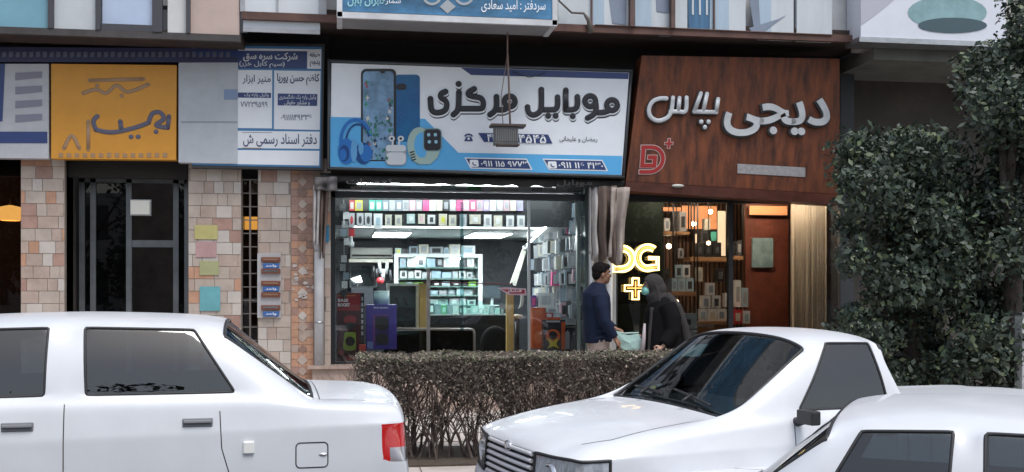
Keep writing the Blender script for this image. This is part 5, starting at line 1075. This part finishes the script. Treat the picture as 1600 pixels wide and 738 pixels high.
for s in (-1, 1):
    e = obj('eye', MB().ell(hc+Vector((.072, .032*s, .003)), (.013, .013, .010), 10, 8), eyw, man); obj('iris', MB().ell(hc+Vector((.0815, .032*s, .003)), (.0055, .007, .007), 8, 6), eyd, e)
    obj('eyebrow', MB().tube([hc+Vector((.084, .016*s, .028)), hc+Vector((.078, .036*s, .033)), hc+Vector((.066, .05*s, .027))], .005, 6), hairm, man)
# woman
YW_ = 11.5; wx = XW(1024, YW_); wom = thing('person', 'woman in black coat, grey headscarf and mint face mask facing left', 'person', (wx, YW_, .2))
def P(x, y, z): return Vector((wx+x, YW_+y, .2+z))
m = MB(); wc = P(-.048, 0, 1.405); head(m, wc, -1, .94)
m.tube([P(.01, 0, 1.12), P(-.01, 0, 1.26), P(-.03, 0, 1.36)], [.07, .05, .05], 12); m.ell(P(.05, 0, 1.05), (.12, .15, .2)); m.ell(P(.06, 0, .8), (.13, .15, .16))
for s in (-1, 1): m.tube([P(.05, .08*s, .78), P(.04, .09*s, .42), P(.06, .09*s, .09)], [.085, .058, .042], 12); m.tube([P(.07, .09*s, .05), P(-.02, .09*s, .04), P(-.1, .09*s, .028)], [.04, .038, .026], 8)
WE, WW = P(-.03, .2, .93), P(-.17, .06, .845); VE, VW = P(.11, -.27, .90), P(-.01, -.31, .76)
m.tube([P(.05, .16, 1.18), WE, WW], [.045, .035, .022], 9); m.tube([P(.05, -.16, 1.18), VE, VW], [.045, .035, .022], 9)
hand(m, WW, Vector((-1, -.1, -.15)), Vector((0, 0, 1)), .85); hand(m, VW, Vector((-.8, 0, -.6)), Vector((0, -1, .2)), .85)
fuse('body', m, skin2, wom, .0065, 3)
m = MB(); blc = mat('coat_black', (.006, .006, .007), .9, var=.3, scale=7, bump=.3, spec=.15)
m.tube([P(.08, 0, .30), P(.085, 0, .55), P(.095, 0, .82), P(.085, 0, 1.0), P(.07, 0, 1.15), P(.05, 0, 1.24), P(.02, 0, 1.29)], [.27, .255, .235, .215, .19, .145, .08], 20)
for v in m.v: v.y = YW_+(v.y-YW_)*1.12
m.tube([P(.06, .15, 1.17), P(.02, .2, 1.05), WE, WE.lerp(WW, .85)], [.085, .078, .066, .05], 12)
m.tube([P(.08, -.17, 1.20), P(.12, -.23, 1.06), VE, VE.lerp(VW, .9)], [.10, .10, .088, .066], 12)
for k in range(7): m.tube([P(.2-.03*k, -.2, .35), P(.19-.02*k, -.21, .65), P(.17-.01*k, -.19, .95)], .016, 6)
fuse('coat', m, blc, wom, .012, 5)
sc = mat('scarf_grey', (.032, .028, .028), .9, var=.22, scale=10, bump=.4)
m = MB()
m.ell(wc+Vector((.028, 0, .022)), (.118, .104, .116)); m.ell(wc+Vector((.062, 0, -.04)), (.112, .108, .115)); m.tube([wc+Vector((.03, 0, -.06)), P(.03, 0, 1.26), P(.05, 0, 1.20)], [.104, .118, .14], 16)
m.tube([P(-.06, -.10, 1.17), P(-.075, -.12, 1.05), P(-.10, -.13, .9), P(-.115, -.14, .70)], [.035, .028, .022, .016], 8)
m.tube([P(.11, -.05, 1.30), P(.20, -.16, 1.17), P(.26, -.19, .98), P(.31, -.19, .78), P(.36, -.18, .58)], [.06, .055, .05, .055, .06], 9)
for k in range(4): m.tube([wc+Vector((.0+.02*k, -.09, .06-.03*k)), wc+Vector((.05, -.105, -.07-.02*k)), P(.02, -.14, 1.17-.02*k), P(-.06, -.13, 1.12-.03*k)], .013, 6)
sco = fuse('headscarf', m, sc, wom, .009, 4)
# open the scarf in front of the face
bm = bmesh.new(); bm.from_mesh(sco.data); inv = wmat(sco).inverted(); fc = inv @ (wc+Vector((-.085, 0, -.028)))
bmesh.ops.delete(bm, geom=[v for v in bm.verts if ((v.co.x-fc.x)/.055)**2+((v.co.y-fc.y)/.085)**2+((v.co.z-fc.z)/.088)**2 < 1], context='VERTS'); bm.to_mesh(sco.data); bm.free()
s_ = sco.modifiers.new('thickness', 'SOLIDIFY'); s_.thickness = .006; s_.offset = -1
m = MB(); m.ell(wc+Vector((-.062, 0, -.052)), (.050, .062, .050)); m.tube([wc+Vector((-.098, 0, -.028)), wc+Vector((-.104, 0, -.06))], [.014, .012], 8); fuse('face_mask', m, mat('mask_mint', (.22, .55, .50), .6, var=.1, scale=12), wom, .006, 3)
m = MB()
for s in (-1, 1):
    c = wc+Vector((-.094, .031*s, .006)); m.tube([c+Vector((0, .024*math.cos(R(a)), .018*math.sin(R(a)))) for a in range(0, 361, 30)], .0028, 6); m.tube([c+Vector((0, .024*s, .004)), c+Vector((.09, .04*s, .006))], .0028, 6)
obj('glasses', m, BLACK, wom)
for s in (-1, 1):
    e = obj('eye', MB().ell(wc+Vector((-.068, .031*s, .004)), (.013, .013, .010), 10, 8), eyw, wom); obj('iris', MB().ell(wc+Vector((-.0775, .031*s, .004)), (.0055, .007, .007), 8, 6), eyd, e)
    obj('eyebrow', MB().tube([wc+Vector((-.078, .016*s, .028)), wc+Vector((-.073, .046*s, .027))], .0045, 6), hairm, wom)
tl = MB().tube([P(-.155, -.12, 1.0), P(-.165, -.12, .85), P(-.18, -.12, .68)], [.012, .022, .028], 8); obj('coat_edge', tl, mat('coat_lining', (.46, .40, .42), .8), wom)
# mint paper bag between them
bag = thing('paper_bag', 'crumpled mint green bag held between the man and the woman', 'bag', at(982, 533, 11.45)); yb_ = 11.45; rb_ = random.Random(4)
cp = [(961, 518), (972, 522), (984, 524), (997, 522), (1002, 532), (1001, 545), (992, 550), (976, 549), (968, 541), (964, 530)]
vs = []; 
for off in (-.02, .045):
    for k in range(len(cp)): p = at(cp[k][0], cp[k][1], yb_); vs.append(p+Vector((0, off+rb_.uniform(-.012, .012), 0)))
c1 = at(983, 534, yb_); mid = [at(a, b, yb_)+Vector((0, rb_.uniform(-.05, -.02), 0)) for a, b in ((974, 532), (983, 536), (993, 531), (986, 543))]
n = len(cp); fs = [(i, (i+1) % n, n+(i+1) % n, n+i) for i in range(n)]+[tuple(range(n, 2*n))]; base = 2*n
fs += [(0, base, 1), (1, base, base+1, 2), (2, base+1, base+2, 3), (3, base+2, 4), (4, base+2, 5), (5, base+2, base+3), (5, base+3, 6), (6, base+3, 7), (7, base+3, 8), (8, base+3, base+1, base), (8, base, 9), (9, base, 0), (base+1, base+3, base+2)]
obj('sack', MB().add(vs+mid, fs), mat('bag_mint', (.36, .53, .50), .6, var=.12, scale=9), bag)
obj('fold', MB().tube([at(961, 518, yb_-.01), at(975, 521, yb_-.02), at(998, 520, yb_-.01)], .008, 6), mat('bag_fold', (.44, .60, .57), .6), bag)

# ------------------------------------------------------------------ cars
PAINT = mat('car_white', (.64, .66, .70), .40, coat=.35, var=.035, scale=5)
CGL = glass('car_glass', (.20, .25, .27), 2.0); CGD = glass('car_glass_front', (.70, .80, .78), 1.65); TRIM = mat('car_trim_black', (.02, .02, .022), .5)
LRED = mat('lamp_red', (.50, .012, .012), .12, coat=1, var=.15, scale=10); LCL = mat('lamp_clear', (.42, .42, .45), .12, .5, coat=1); AMB = mat('lamp_amber', (.75, .25, .03), .2, coat=1)
INT = mat('car_interior', (.11, .11, .115), .8, var=.2); HLM = mat('headlamp_bowl', (.34, .35, .37), .3, .3); HLENS = mat('headlamp_lens', (.33, .35, .38), .12, .25, var=.5, scale=16, coat=1, stretch=(1, 6, 1)); HG = glass('headlamp_glass', (.85, .87, .88), 1.5, .03)
TAGS = ['body', 'side_window', 'front_window', 'windscreen', 'rear_window', 'tail_lamp', 'tail_lamp_lower', 'headlight', 'grille', 'bumper']
def car(name, label, Pm, loc, rotz):
    root = thing(name, label, 'car', loc, rotz)
    Cc = [-1, -.93, -.82, -.7, -.42, 0, .42, .7, .82, .93, 1]; w = Pm['w']; st = Pm['st']; ns_ = len(st)
    bm = bmesh.new(); V = {}
    fro = {0: 0, .42: .12, .7: .42, .82: .6, .93: .82, 1: 1}
    for i, s_ in enumerate(st):
        xb, xt, kind, zt, zs, wf = s_
        for j, c in enumerate(Cc):
            a = abs(c); sg = (c > 0)-(c < 0)
            if kind == 'c':
                y = {1: w, .93: .955*w, .82: .91*w,   .7: Pm.get('tumble', .80)*w, .42: .58*w, 0: 0}[a]; z = {1: zs, .93: zs+.055, .82: (zs+zt)/2, .7: zt-.055, .42: zt, 0: zt+.018}[a]; x = xb if a > .9 else (xt if a < .8 else (xb+xt)/2)
            else:
                wide = .88 if kind == 'g' else .72
                y = {1: w, .93: .95*w, .82: (.93 if kind == 'g' else .85)*w, .7: wide*w, .42: .5*w, 0: 0}[a]*1; z = {1: zs, .93: zs+(zt-zs)*.62, .82: zs+(zt-zs)*.85, .7: zt-.008, .42: zt+.008, 0: zt+.018}[a]; x = xt+(xb-xt)*fro[a]
            V[i, j] = bm.verts.new((x, y*sg*wf, z))
    nj = len(Cc)
    tagf = {}
    def F_(vs, t):
        f = bm.faces.new(vs); f.material_index = TAGS.index(t); f.smooth = True; return f
    wins = Pm['win']
    for i in range(ns_-1):
        for j in range(nj-1):
            t = 'body'; out = j in (1, 2, nj-3, nj-4)
            if out and i == wins[0]: t = 'side_window'
            elif out and i == wins[1]: t = 'front_window'
            elif 3 <= j <= nj-5 and i == wins[2]: t = 'windscreen'
            elif 3 <= j <= nj-5 and i == wins[3]: t = 'rear_window'
            F_([V[i, j], V[i+1, j], V[i+1, j+1], V[i, j+1]], t)
    loop = [(i, 0) for i in range(ns_)]+[(ns_-1, j) for j in range(1, nj)]+[(i, nj-1) for i in range(ns_-2, -1, -1)]+[(0, j) for j in range(nj-2, 0, -1)]
    L_ = Pm['L']; lev = []
    for (i, j) in loop:
        v = V[i, j]; x0, y0, z0 = v.co; fx = min(1, max(0, x0/L_)); front = i == ns_-1; rear = i == 0
        l1 = min(Pm['z1'][0]+(Pm['z1'][1]-Pm['z1'][0])*fx, z0-.025); l2 = Pm['z2'][0]+(Pm['z2'][1]-Pm['z2'][0])*fx
        zz = [l1, l2, .45, .29, .2]; oy = [.026, .030, .022, .0, -.05]; ox = [.03, .05, .09, .08, .0]
        col = []
        for z, o1, o2 in zip(zz, oy, ox):
            x = x0+(o2 if front else (-o2*.7 if rear else 0)); y = y0+math.copysign(o1, y0)*(1 if abs(y0) > .3*w else 0); col.append(bm.verts.new((x, y, z)))
        lev.append([v]+col)
    n = len(loop)
    for k in range(n):
        a, b = loop[k], loop[(k+1) % n]; A_, B_ = lev[k], lev[(k+1) % n]
        for q_ in range(5):
            t = 'body'; fr = a[0] == ns_-1 and b[0] == ns_-1; re = a[0] == 0 and b[0] == 0; side = not fr and not re
            if fr:
                m_ = abs((Cc[a[1]]+Cc[b[1]])/2)
                if q_ == 1: t = 'grille' if m_ < .42 else 'headlight'
                if q_ >= 2: t = 'bumper'
            if re:
                m_ = abs((Cc[a[1]]+Cc[b[1]])/2)
                if q_ == 1 and m_ > .55: t = 'tail_lamp'
                if q_ >= 2: t = 'bumper'
            if side:
                i_ = min(a[0], b[0])
                if i_ == ns_-2 and q_ == 1: t = 'headlight'
                if i_ == 0 and q_ == 1: t = 'tail_lamp'
            F_([A_[q_], A_[q_+1], B_[q_+1], B_[q_]], t)
    bm.faces.new([l[-1] for l in lev]).material_index = 0
    bmesh.ops.recalc_face_normals(bm, faces=bm.faces)
    cl = bm.edges.layers.float.new('crease_edge')
    for e in bm.edges:
        ts = {f.material_index for f in e.link_faces}
        if len(ts) > 1: e[cl] = .85 if ts & {5, 6, 7, 8} else .75
        if ts == {0, 9}: e[cl] = .6
    # firm up the shoulder line and the deck/hood edge
    for i in range(ns_-1):
        for j in (0, nj-1):
            e = bm.edges.get([V[i, j], V[i+1, j]]); e[cl] = .35
    for k in range(n):
        e = bm.edges.get([lev[k][1], lev[(k+1) % n][1]]); e[cl] = max(e[cl], .8)
        e = bm.edges.get([lev[k][2], lev[(k+1) % n][2]]); e[cl] = max(e[cl], .25)
    for i_ in (Pm['win'][3],):
        for j in range(nj-1):
            e = bm.edges.get([V[i_, j], V[i_, j+1]]); e[cl] = max(e[cl], .5)
    cv = bm.verts.layers.float.new('crease_vert')
    for v in bm.verts:
        fs_ = [f.material_index for f in v.link_faces]
        for t_ in (1, 2, 3, 4):
            if fs_.count(t_) == 1: v[cv] = .8 if t_ < 3 else .7
    for e in bm.edges:
        ts = {f.material_index for f in e.link_faces}
        if len(ts) > 1 and ts & {1, 2, 3, 4}: e[cl] = .9
    me = bpy.data.meshes.new('cage'); bm.to_mesh(me); bm.free()
    o = bpy.data.objects.new('cage', me); COL.objects.link(o)
    ss = o.modifiers.new('s', 'SUBSURF'); ss.levels = ss.render_levels = 4; ss.use_limit_surface = True
    bpy.context.view_layer.update(); dg = bpy.context.evaluated_depsgraph_get(); fm = bpy.data.meshes.new_from_object(o.evaluated_get(dg)); bpy.data.objects.remove(o); bpy.data.meshes.remove(me)
    big = bmesh.new(); big.from_mesh(fm); bvh = BVHTree.FromBMesh(big)
    nrm = [v.normal.copy() for v in fm.vertices]
    def part(nm, tset, m_, parent, ysel=None, off=0, xsel=0):
        vm = {}; vs = []; fs = []; nn = []
        for p in fm.polygons:
            if TAGS[p.material_index] not in tset: continue
            if ysel and p.center.y*ysel < 0: continue
            if xsel and (p.center.x-L_/2)*xsel < 0: continue
            f = []
            for vi in p.vertices:
                if vi not in vm: vm[vi] = len(vs); vs.append(fm.vertices[vi].co+nrm[vi]*off); nn.append(nrm[vi])
                f.append(vm[vi])
            fs.append(f)
        if not fs: return None
        m2 = bpy.data.meshes.new(nm); m2.from_pydata([tuple(v) for v in vs], [], fs)
        for x in (m_ if isinstance(m_, list) else [m_]): m2.materials.append(x)
        for p in m2.polygons: p.use_smooth = True
        m2.normals_split_custom_set_from_vertices([tuple(x) for x in nn])
        ob = bpy.data.objects.new(nm, m2); COL.objects.link(ob); ob.parent = parent; return ob
    body = part('body', {'body'}, PAINT, root)
    def cast(p, d):
        h = bvh.ray_cast(Vector(p), Vector(d)); return (h[0], h[1]) if h[0] else (None, None)
    def ribbon(mb, pts, d, wd=.004, off=.0012, mi=0, step=.02):
        fine = []
        for a, b in zip(pts, pts[1:]):
            a, b = Vector(a), Vector(b); k = max(1, int((b-a).length/step)); fine += [a.lerp(b, t/k) for t in range(k)]
        fine.append(Vector(pts[-1])); hs_ = [cast(p, d) for p in fine]; hs_ = [h for h in hs_ if h[0]]
        vs = []
        for i, (h, n_) in enumerate(hs_):
            t = (hs_[min(i+1, len(hs_)-1)][0]-hs_[max(i-1, 0)][0]).normalized(); s_ = t.cross(n_).normalized()*wd/2; q_ = h+n_*off; vs += [q_-s_, q_+s_]
        if len(vs) >= 4: mb.add([root.matrix_basis @ v for v in vs], [(2*i, 2*i+1, 2*i+3, 2*i+2) for i in range(len(vs)//2-1)], mi)
    def L2W(v): return root.matrix_basis @ Vector(v)
    bpy.context.view_layer.update()
    # glazing, each pane with a rubber surround
    def surround(ob, r_=.008):
        b2 = bmesh.new(); b2.from_mesh(ob.data); es = [e for e in b2.edges if e.is_boundary]; adj = {}
        for e in es:
            for a, b in ((e.verts[0], e.verts[1]), (e.verts[1], e.verts[0])): adj.setdefault(a.index, []).append(b.index)
        co = [v.co.copy() for v in b2.verts]; b2.free(); st_ = next(iter(adj)); path = [st_]; prev = None; cur = st_
        while True:
            nx = [x for x in adj[cur] if x != prev]
            if not nx: break
            prev, cur = cur, nx[0]
            path.append(cur)
            if cur == st_ or len(path) > 4000: break
        mb = MB().tube([L2W(co[i]) for i in path], r_, 6, 0, False); return obj('rubber_seal', mb, TRIM, ob)
    for nm, tg, g_ in (('side_window', 'side_window', CGL), ('side_window', 'front_window', CGL)):
        for s in (-1, 1):
            ob = part(nm, {tg}, g_, root, s, -.004)
            if ob: surround(ob)
    ob = part('windscreen', {'windscreen'}, CGD, root, None, -.004); surround(ob, .011)
    ob = part('rear_window', {'rear_window'}, CGL, root, None, -.004)
    if ob: surround(ob, .011)
    for s in (-1, 1):
        tlp = part('tail_lamp', {'tail_lamp'}, [LRED, LCL], root, s)
        zl = Pm['z2'][0]+(Pm['z1'][0]-Pm['z2'][0])*.40
        for p in tlp.data.polygons:
            if p.center.z < zl and abs(p.center.y) > .58 and p.center.x < .11+.05*0: p.material_index = 1
        hl_ = part('headlight', {'headlight'}, HLENS, root, s); surround(hl_, .009)
        if Pm.get('headdetail', True):
            yf = .66*w*s; h_, n__ = cast((L_+2, yf, (Pm['z1'][1]+Pm['z2'][1])/2-.005), (-1, 0, 0)); xf = h_.x-.004; zc_ = (Pm['z1'][1]+Pm['z2'][1])/2-.005
            obj('lamp_bowl', MB().lathe([(.075, -.03), (.072, .006), (.06, .008), (.045, -.004), (.03, -.008), (.008, -.009)], L2W((xf, yf, zc_)), 22, 0, root.matrix_basis.to_3x3() @ Vector((1, 0, 0))), CHROME, hl_)
            obj('bulb', MB().ell(L2W((xf+.004, yf, zc_)), (.013, .013, .013), 10, 8), mat('bulb_off', (.6, .6, .62), .2), hl_)
            h, n_ = cast((L_-.16, 3*s, zc_+.01), (0, -s, 0))
            if h: obj('indicator', MB().ell(L2W(h-n_*.012), (.05, .02, .022), 12, 8), AMB, hl_)
    g_ = part('grille', {'grille'}, mat('grille_dark', (.03, .03, .032), .5), root, None, -.02); q = MB()
    za, zb = Pm['z2'][1]+.012, Pm['z1'][1]-.018
    for k in range(Pm.get('slats', 5)):
        z = za+(zb-za)*k/(Pm.get('slats', 5)-1); pts = []
        for t in range(17):
            y = (-.42*w*.5/.42*.86)+(.42*w*.5/.42*1.72)*t/16; h, n_ = cast((L_+2, y, z), (-1, 0, 0))
            if h: pts.append(L2W(h+Vector((.0, 0, 0))))
        if len(pts) > 2: q.tube(pts, .0125, 8)
    obj('slats', q, mat('grille_silver', (.66, .67, .70), .3, .15), g_)
    h, n_ = cast((L_+2, 0, zb+.0), (-1, 0, 0)); obj('badge', MB().ell(L2W(h+Vector((.004, 0, .004))), (.014, .05, .03), 14, 8, 0, Matrix.Rotation(rotz, 3, 'Z')), mat('badge_chrome', (.8, .8, .82), .15, 1), g_)
    for xs2 in (-1, 1): part('bumper', {'bumper'}, PAINT, root, xsel=xs2)
    # seams: doors, fuel flap, boot, bonnet
    q = MB()
    for s in (-1, 1):
        dr_ = (0, -s, 0)
        for pts in Pm['seams']: ribbon(q, [(x, 3*s, z) for x, z in pts], dr_, .005)
        ribbon(q, [(Pm['hood'][0], y*s, 3) for y in (.0, .3, .66*w/.84)]+[(Pm['hood'][0]+.06, .80*w*s, 3), (L_-.30, .83*w*s, 3), (L_-.16, .74*w*s, 3)], (0, 0, -1), .006)
        if Pm['trunk']: ribbon(q, [(Pm['trunk'], y*s, 3) for y in (0, .4, .76*w)]+[(.05, .80*w*s, 3)], (0, 0, -1), .005)
    obj('panel_gap', q, TRIM, root)
    if Pm.get('flap'):
        x0, x1, z0, z1 = Pm['flap']; fl_ = MB(); r0 = .022; rr_ = rrect(x0, z0, x1, z1, r0); rr_.append(rr_[0])
        ribbon(fl_, [(x, 3, z) for x, z in rr_], (0, -1, 0), .006, .0015); fo = obj('fuel_flap', fl_, TRIM, root)
        h, n_ = cast((x0+.028, 3, (z0+z1)/2), (0, -1, 0)); obj('lock', MB().ell(L2W(h), (.024, .006, .009), 12, 6), CHROME, fo)
    for s in (-1, 1):
        for hx, hz in Pm['handles']:
            h, n_ = cast((hx, 3*s, hz), (0, -s, 0)); B_ = Matrix.Translation(L2W(h)) @ Matrix.Rotation(rotz, 4, 'Z'); q = MB()
            q.box(-.075, .075, -.008, .008, -.022, .022, 0, B_); q.box(-.07, .07, -.022, .022, -.002, .014, 1, B_); obj('door_handle', q, [mat('handle_recess', (.20, .205, .22), .6), mat('handle_grey', (.26, .27, .29), .4)], root, bevel=.004)
        for hx in Pm.get('mould', []):
            h, n_ = cast((hx, 3*s, .74), (0, -s, 0)); B_ = Matrix.Translation(L2W(h)) @ Matrix.Rotation(rotz, 4, 'Z'); obj('reflector_block', MB().box(-.028, .028, -.014, .014, -.032, .032, 0, B_), mat('block_white', (.78, .78, .76), .4), root, bevel=.006)
    # wheels
    for wxx in Pm['axles']:
        for s in (-1, 1):
            h, n_ = cast((wxx, 3*s, .40), (0, -s, 0)); ya = abs(h.y)+.004
            q = MB(); q.lathe([(.0, 0), (.335, 0), (.335, -.02), (0, -.02)], L2W((wxx, ya*s, .315)), 30, 0, root.matrix_basis.to_3x3() @ Vector((0, s, 0))); obj('wheel_arch', q, RUBBER, root)
            q = MB().lathe([(.21, .0), (.25, .02), (.285, .015), (.292, -.01), (.292, -.17), (.2, -.18)], L2W((wxx, (ya+.004)*s, .292)), 30, 0, root.matrix_basis.to_3x3() @ Vector((0, s, 0))); wh = obj('wheel', q, RUBBER, root)
            q = MB().lathe([(0, .012), (.05, .014), (.06, .002), (.15, .004), (.19, .012), (.212, .008), (.212, -.01)], L2W((wxx, (ya+.004)*s, .292)), 30, 0, root.matrix_basis.to_3x3() @ Vector((0, s, 0))); obj('rim', q, STEEL, wh)
    # wipers and mirrors
    wq = MB()
    for (y0, y1, x0, x1) in ((.62*w, .02, .03, .07), (-.05, -.62*w, .03, .07)):
        pts = []
        for t in range(9):
            y = y0+(y1-y0)*t/8; x = Pm['hood'][1]-(x0+(x1-x0)*t/8); h, n_ = cast((x, y, 3), (0, 0, -1))
            if h: pts.append(L2W(h+n_*.022))
        wq.tube(pts, .0085, 6); wq.tube([pts[4]+Vector((0, 0, .01)), L2W((Pm['hood'][1]+.05, (y0+y1)/2+.05, pts[4].z-root.location.z-.015))], .009, 6)
    obj('wiper', wq, TRIM, root)
    for s in (-1, 1):
        xm_, zm = Pm['mirror']; h, n_ = cast((xm_, 3*s, zm-.04), (0, -s, 0)); q = MB()
        q.box(-.03, .03, -.07, .07, -.038, .038, 0, Matrix.Translation(L2W(h+Vector((.0, .10*s, .04)))) @ Matrix.Rotation(rotz, 4, 'Z')); q.tube([L2W(h-Vector((0, .02*s, 0))), L2W(h+Vector((0, .07*s, .02)))], [.03, .022], 8); mr_ = obj('side_mirror', q, Pm.get('mirmat', PAINT), root, bevel=.02)
    # cabin
    q = MB(); xf, xr_ = Pm['seats']
    q.box(.5, Pm['hood'][0]-.1, -w*.9, w*.9, .22, .30, 0, root.matrix_basis)
    obj('cabin_floor', q, INT, root)
    for xs_ in (xf,):
        for s in (-1, 1):
            q = MB(); M_ = root.matrix_basis @ Matrix.Translation((xs_, .36*s, 0)); q.box(-.05, .48, -.23, .23, .38, .54, 0, M_); q.box(-.17, -.03, -.22, .22, .5, 1.06, 0, M_ @ Matrix.Rotation(R(-8), 4, 'Y')); so_ = obj('seat', q, INT, root, bevel=.04)
            obj('headrest', MB().box(-.30, -.21, -.12, .12, 1.1, 1.26, 0, M_), INT, so_, bevel=.03)
    if xr_ != xf: q = MB(); M_ = root.matrix_basis @ Matrix.Translation((xr_, 0, 0)); q.box(-.05, .45, -.6, .6, .38, .54, 0, M_); q.box(-.18, -.03, -.6, .6, .5, 1.03, 0, M_); obj('seat', q, INT, root, bevel=.04)
    q = MB(); q.box(Pm['hood'][1]-.62, Pm['hood'][1]-.22, -.62, .62, .62, .90, 0, root.matrix_basis); q.box(Pm['hood'][1]-.3, Pm['hood'][1]-.05, -.66, .66, .78, .905, 0, root.matrix_basis); obj('dashboard', q, INT, root, bevel=.03)
    ctr = Vector((Pm['hood'][1]-.72, .34, .93)); M_ = Matrix.Rotation(R(-62), 3, 'Y'); obj('steering_wheel', MB().tube([L2W(ctr+M_ @ Vector((.18*math.cos(R(a)), .18*math.sin(R(a)), 0))) for a in range(0, 361, 20)], .015, 8), TRIM, root)
    big.free(); bpy.data.meshes.remove(fm)
    return root
sedan = dict(w=.83, L=4.40, z1=(.845, .74), z2=(.635, .60), win=(4, 6, 8, 2), slats=6,
    st=[(.06, .0, 'd', .935, .905, .95), (.15, .10, 'd', .955, .915, .98), (.52, .50, 'd', .965, .94, 1), (.74, .98, 'c', 1.375, .965, 1), (.90, 1.12, 'c', 1.405, .965, 1), (1.66, 1.68, 'c', 1.42, .965, 1), (1.83, 1.84, 'c', 1.42, .965, 1), (2.72, 2.32, 'c', 1.41, .96, 1), (2.86, 2.44, 'c', 1.385, .955, 1), (3.16, 3.22, 'g', .985, .95, 1), (3.75, 3.8, 'd', .93, .88, .98), (4.12, 4.22, 'd', .83, .79, .95), (4.25, 4.38, 'd', .78, .755, .92)],
    seams=[[(1.745, .98), (1.745, .26)], [(.99, .93), (.98, .74), (.94, .60), (.93, .34)], [(2.80, .96), (2.82, .28)], [(.93, .30), (2.82, .28)]], hood=(3.15, 3.2), trunk=.47, flap=(.44, .605, .625, .755), handles=[(1.10, .875), (1.96, .875)], mould=[.845], axles=[(.86), (3.45)], mirror=(2.80, .98), seats=(2.0, 1.15))
hatch = dict(w=.80, L=3.93, z1=(.80, .715), z2=(.58, .50), win=(6, 99, 8, 4), slats=6,
    st=[(.06, .02, 'd', .87, .85, .96), (.14, .10, 'd', .88, .86, .98), (.95, .95, 'd', .88, .86, 1), (1.66, 1.66, 'd', .88, .86, 1), (1.76, 1.78, 'd', .90, .865, 1), (1.82, 1.90, 'c', 1.315, .865, 1), (1.93, 1.98, 'c', 1.335, .865, 1), (2.56, 2.28, 'c', 1.34, .865, 1), (2.67, 2.42, 'c', 1.315, .86, 1), (2.94, 2.98, 'g', .885, .85, 1), (3.36, 3.42, 'd', .86, .805, .98), (3.70, 3.80, 'd', .79, .74, .95), (3.82, 3.93, 'd', .745, .735, .92)],
    seams=[[(1.86, .86), (1.86, .26)], [(2.60, .87), (2.64, .28)], [(1.70, .84), (1.70, .3)]], hood=(2.94, 2.96), trunk=None, handles=[(2.0, .79)], axles=[.62, 3.10], mirror=(2.58, .90), seats=(2.15, 2.15), mirmat=TRIM)
import copy
small = copy.deepcopy(sedan)
small['st'][4] = (.92, 1.10, 'c', 1.405, .965, 1); small['st'][5] = (1.42, 1.44, 'c', 1.42, .965, 1); small['st'][6] = (1.52, 1.53, 'c', 1.42, .965, 1)
small['seams'][0] = [(1.48, .98), (1.48, .26)]; small['flap'] = None; small['mould'] = []
# left: silver-white saloon driving to the left, its tail in view
yn = 5.83
carA = car('parked_car', 'white saloon at the left edge with a red tail lamp and square fuel flap', sedan, (XW(625, yn), yn+.86, 0), R(184))
# its tail is at the right: origin is the rear end, forward is -x
carB = car('parked_car', 'white pickup with a silver grille turned slightly towards us in front of the hedge', hatch, (0, 0, 0), 0)
hB = R(180+11.5)
# the near front corner of the body stands here
nc = at(938, HOR, 5.38); off = Matrix.Rotation(hB, 3, 'Z') @ Vector((3.75, .78, 0))
carB.location = (nc.x-off.x, nc.y-off.y, -.025); carB.rotation_euler.z = hB
carC = car('parked_car', 'white low saloon nearest to us in the lower right corner below the trees', small, (0, 0, 0), 0)
hC = R(-33); carC.rotation_euler.z = hC
pc_ = at(1262, HOR, 3.95); off = Matrix.Rotation(hC, 3, 'Z') @ Vector((.92, -.80, 0))
carC.location = (pc_.x-off.x, pc_.y-off.y, -.34)
bpy.context.view_layer.update()
# stickers behind the windscreen of the turned car; pale patch paints a visor reflection
ws = [o for o in carB.children if o.name.startswith('windscreen')][0]; dg = bpy.context.evaluated_depsgraph_get(); mi_ = ws.matrix_world.inverted()
def onglass(px, py):
    c = Vector((0, 0, EYE)); d = ray(px, py).normalized(); o_, l, n_, i_ = ws.ray_cast(mi_ @ c, (mi_.to_3x3() @ d).normalized())
    return ws.matrix_world @ (l-n_*.006) if o_ else None
for nm, pts, m_ in (('yellow_sticker', ((1014, 604), (1022, 600), (1025, 605), (1017, 610)), mat('sticker_yellow', (.62, .60, .12), .5)), ('white_sticker', ((1025, 600), (1032, 597), (1034, 601), (1027, 604)), mat('sticker_white', (.7, .7, .7), .5)), ('visor_reflection', ((1062, 556), (1082, 538), (1106, 536), (1092, 556)), mat('painted_reflection', (.45, .58, .58), .5))):
    P_ = [onglass(*p) for p in pts]
    if all(P_): obj(nm, MB().poly(P_), m_, carB)
    else: print('MISS', nm)
for o in bpy.data.objects:
    if 'label' in o and not 4 <= len(o['label'].split()) <= 16: print('LABEL', len(o['label'].split()), o['label'])
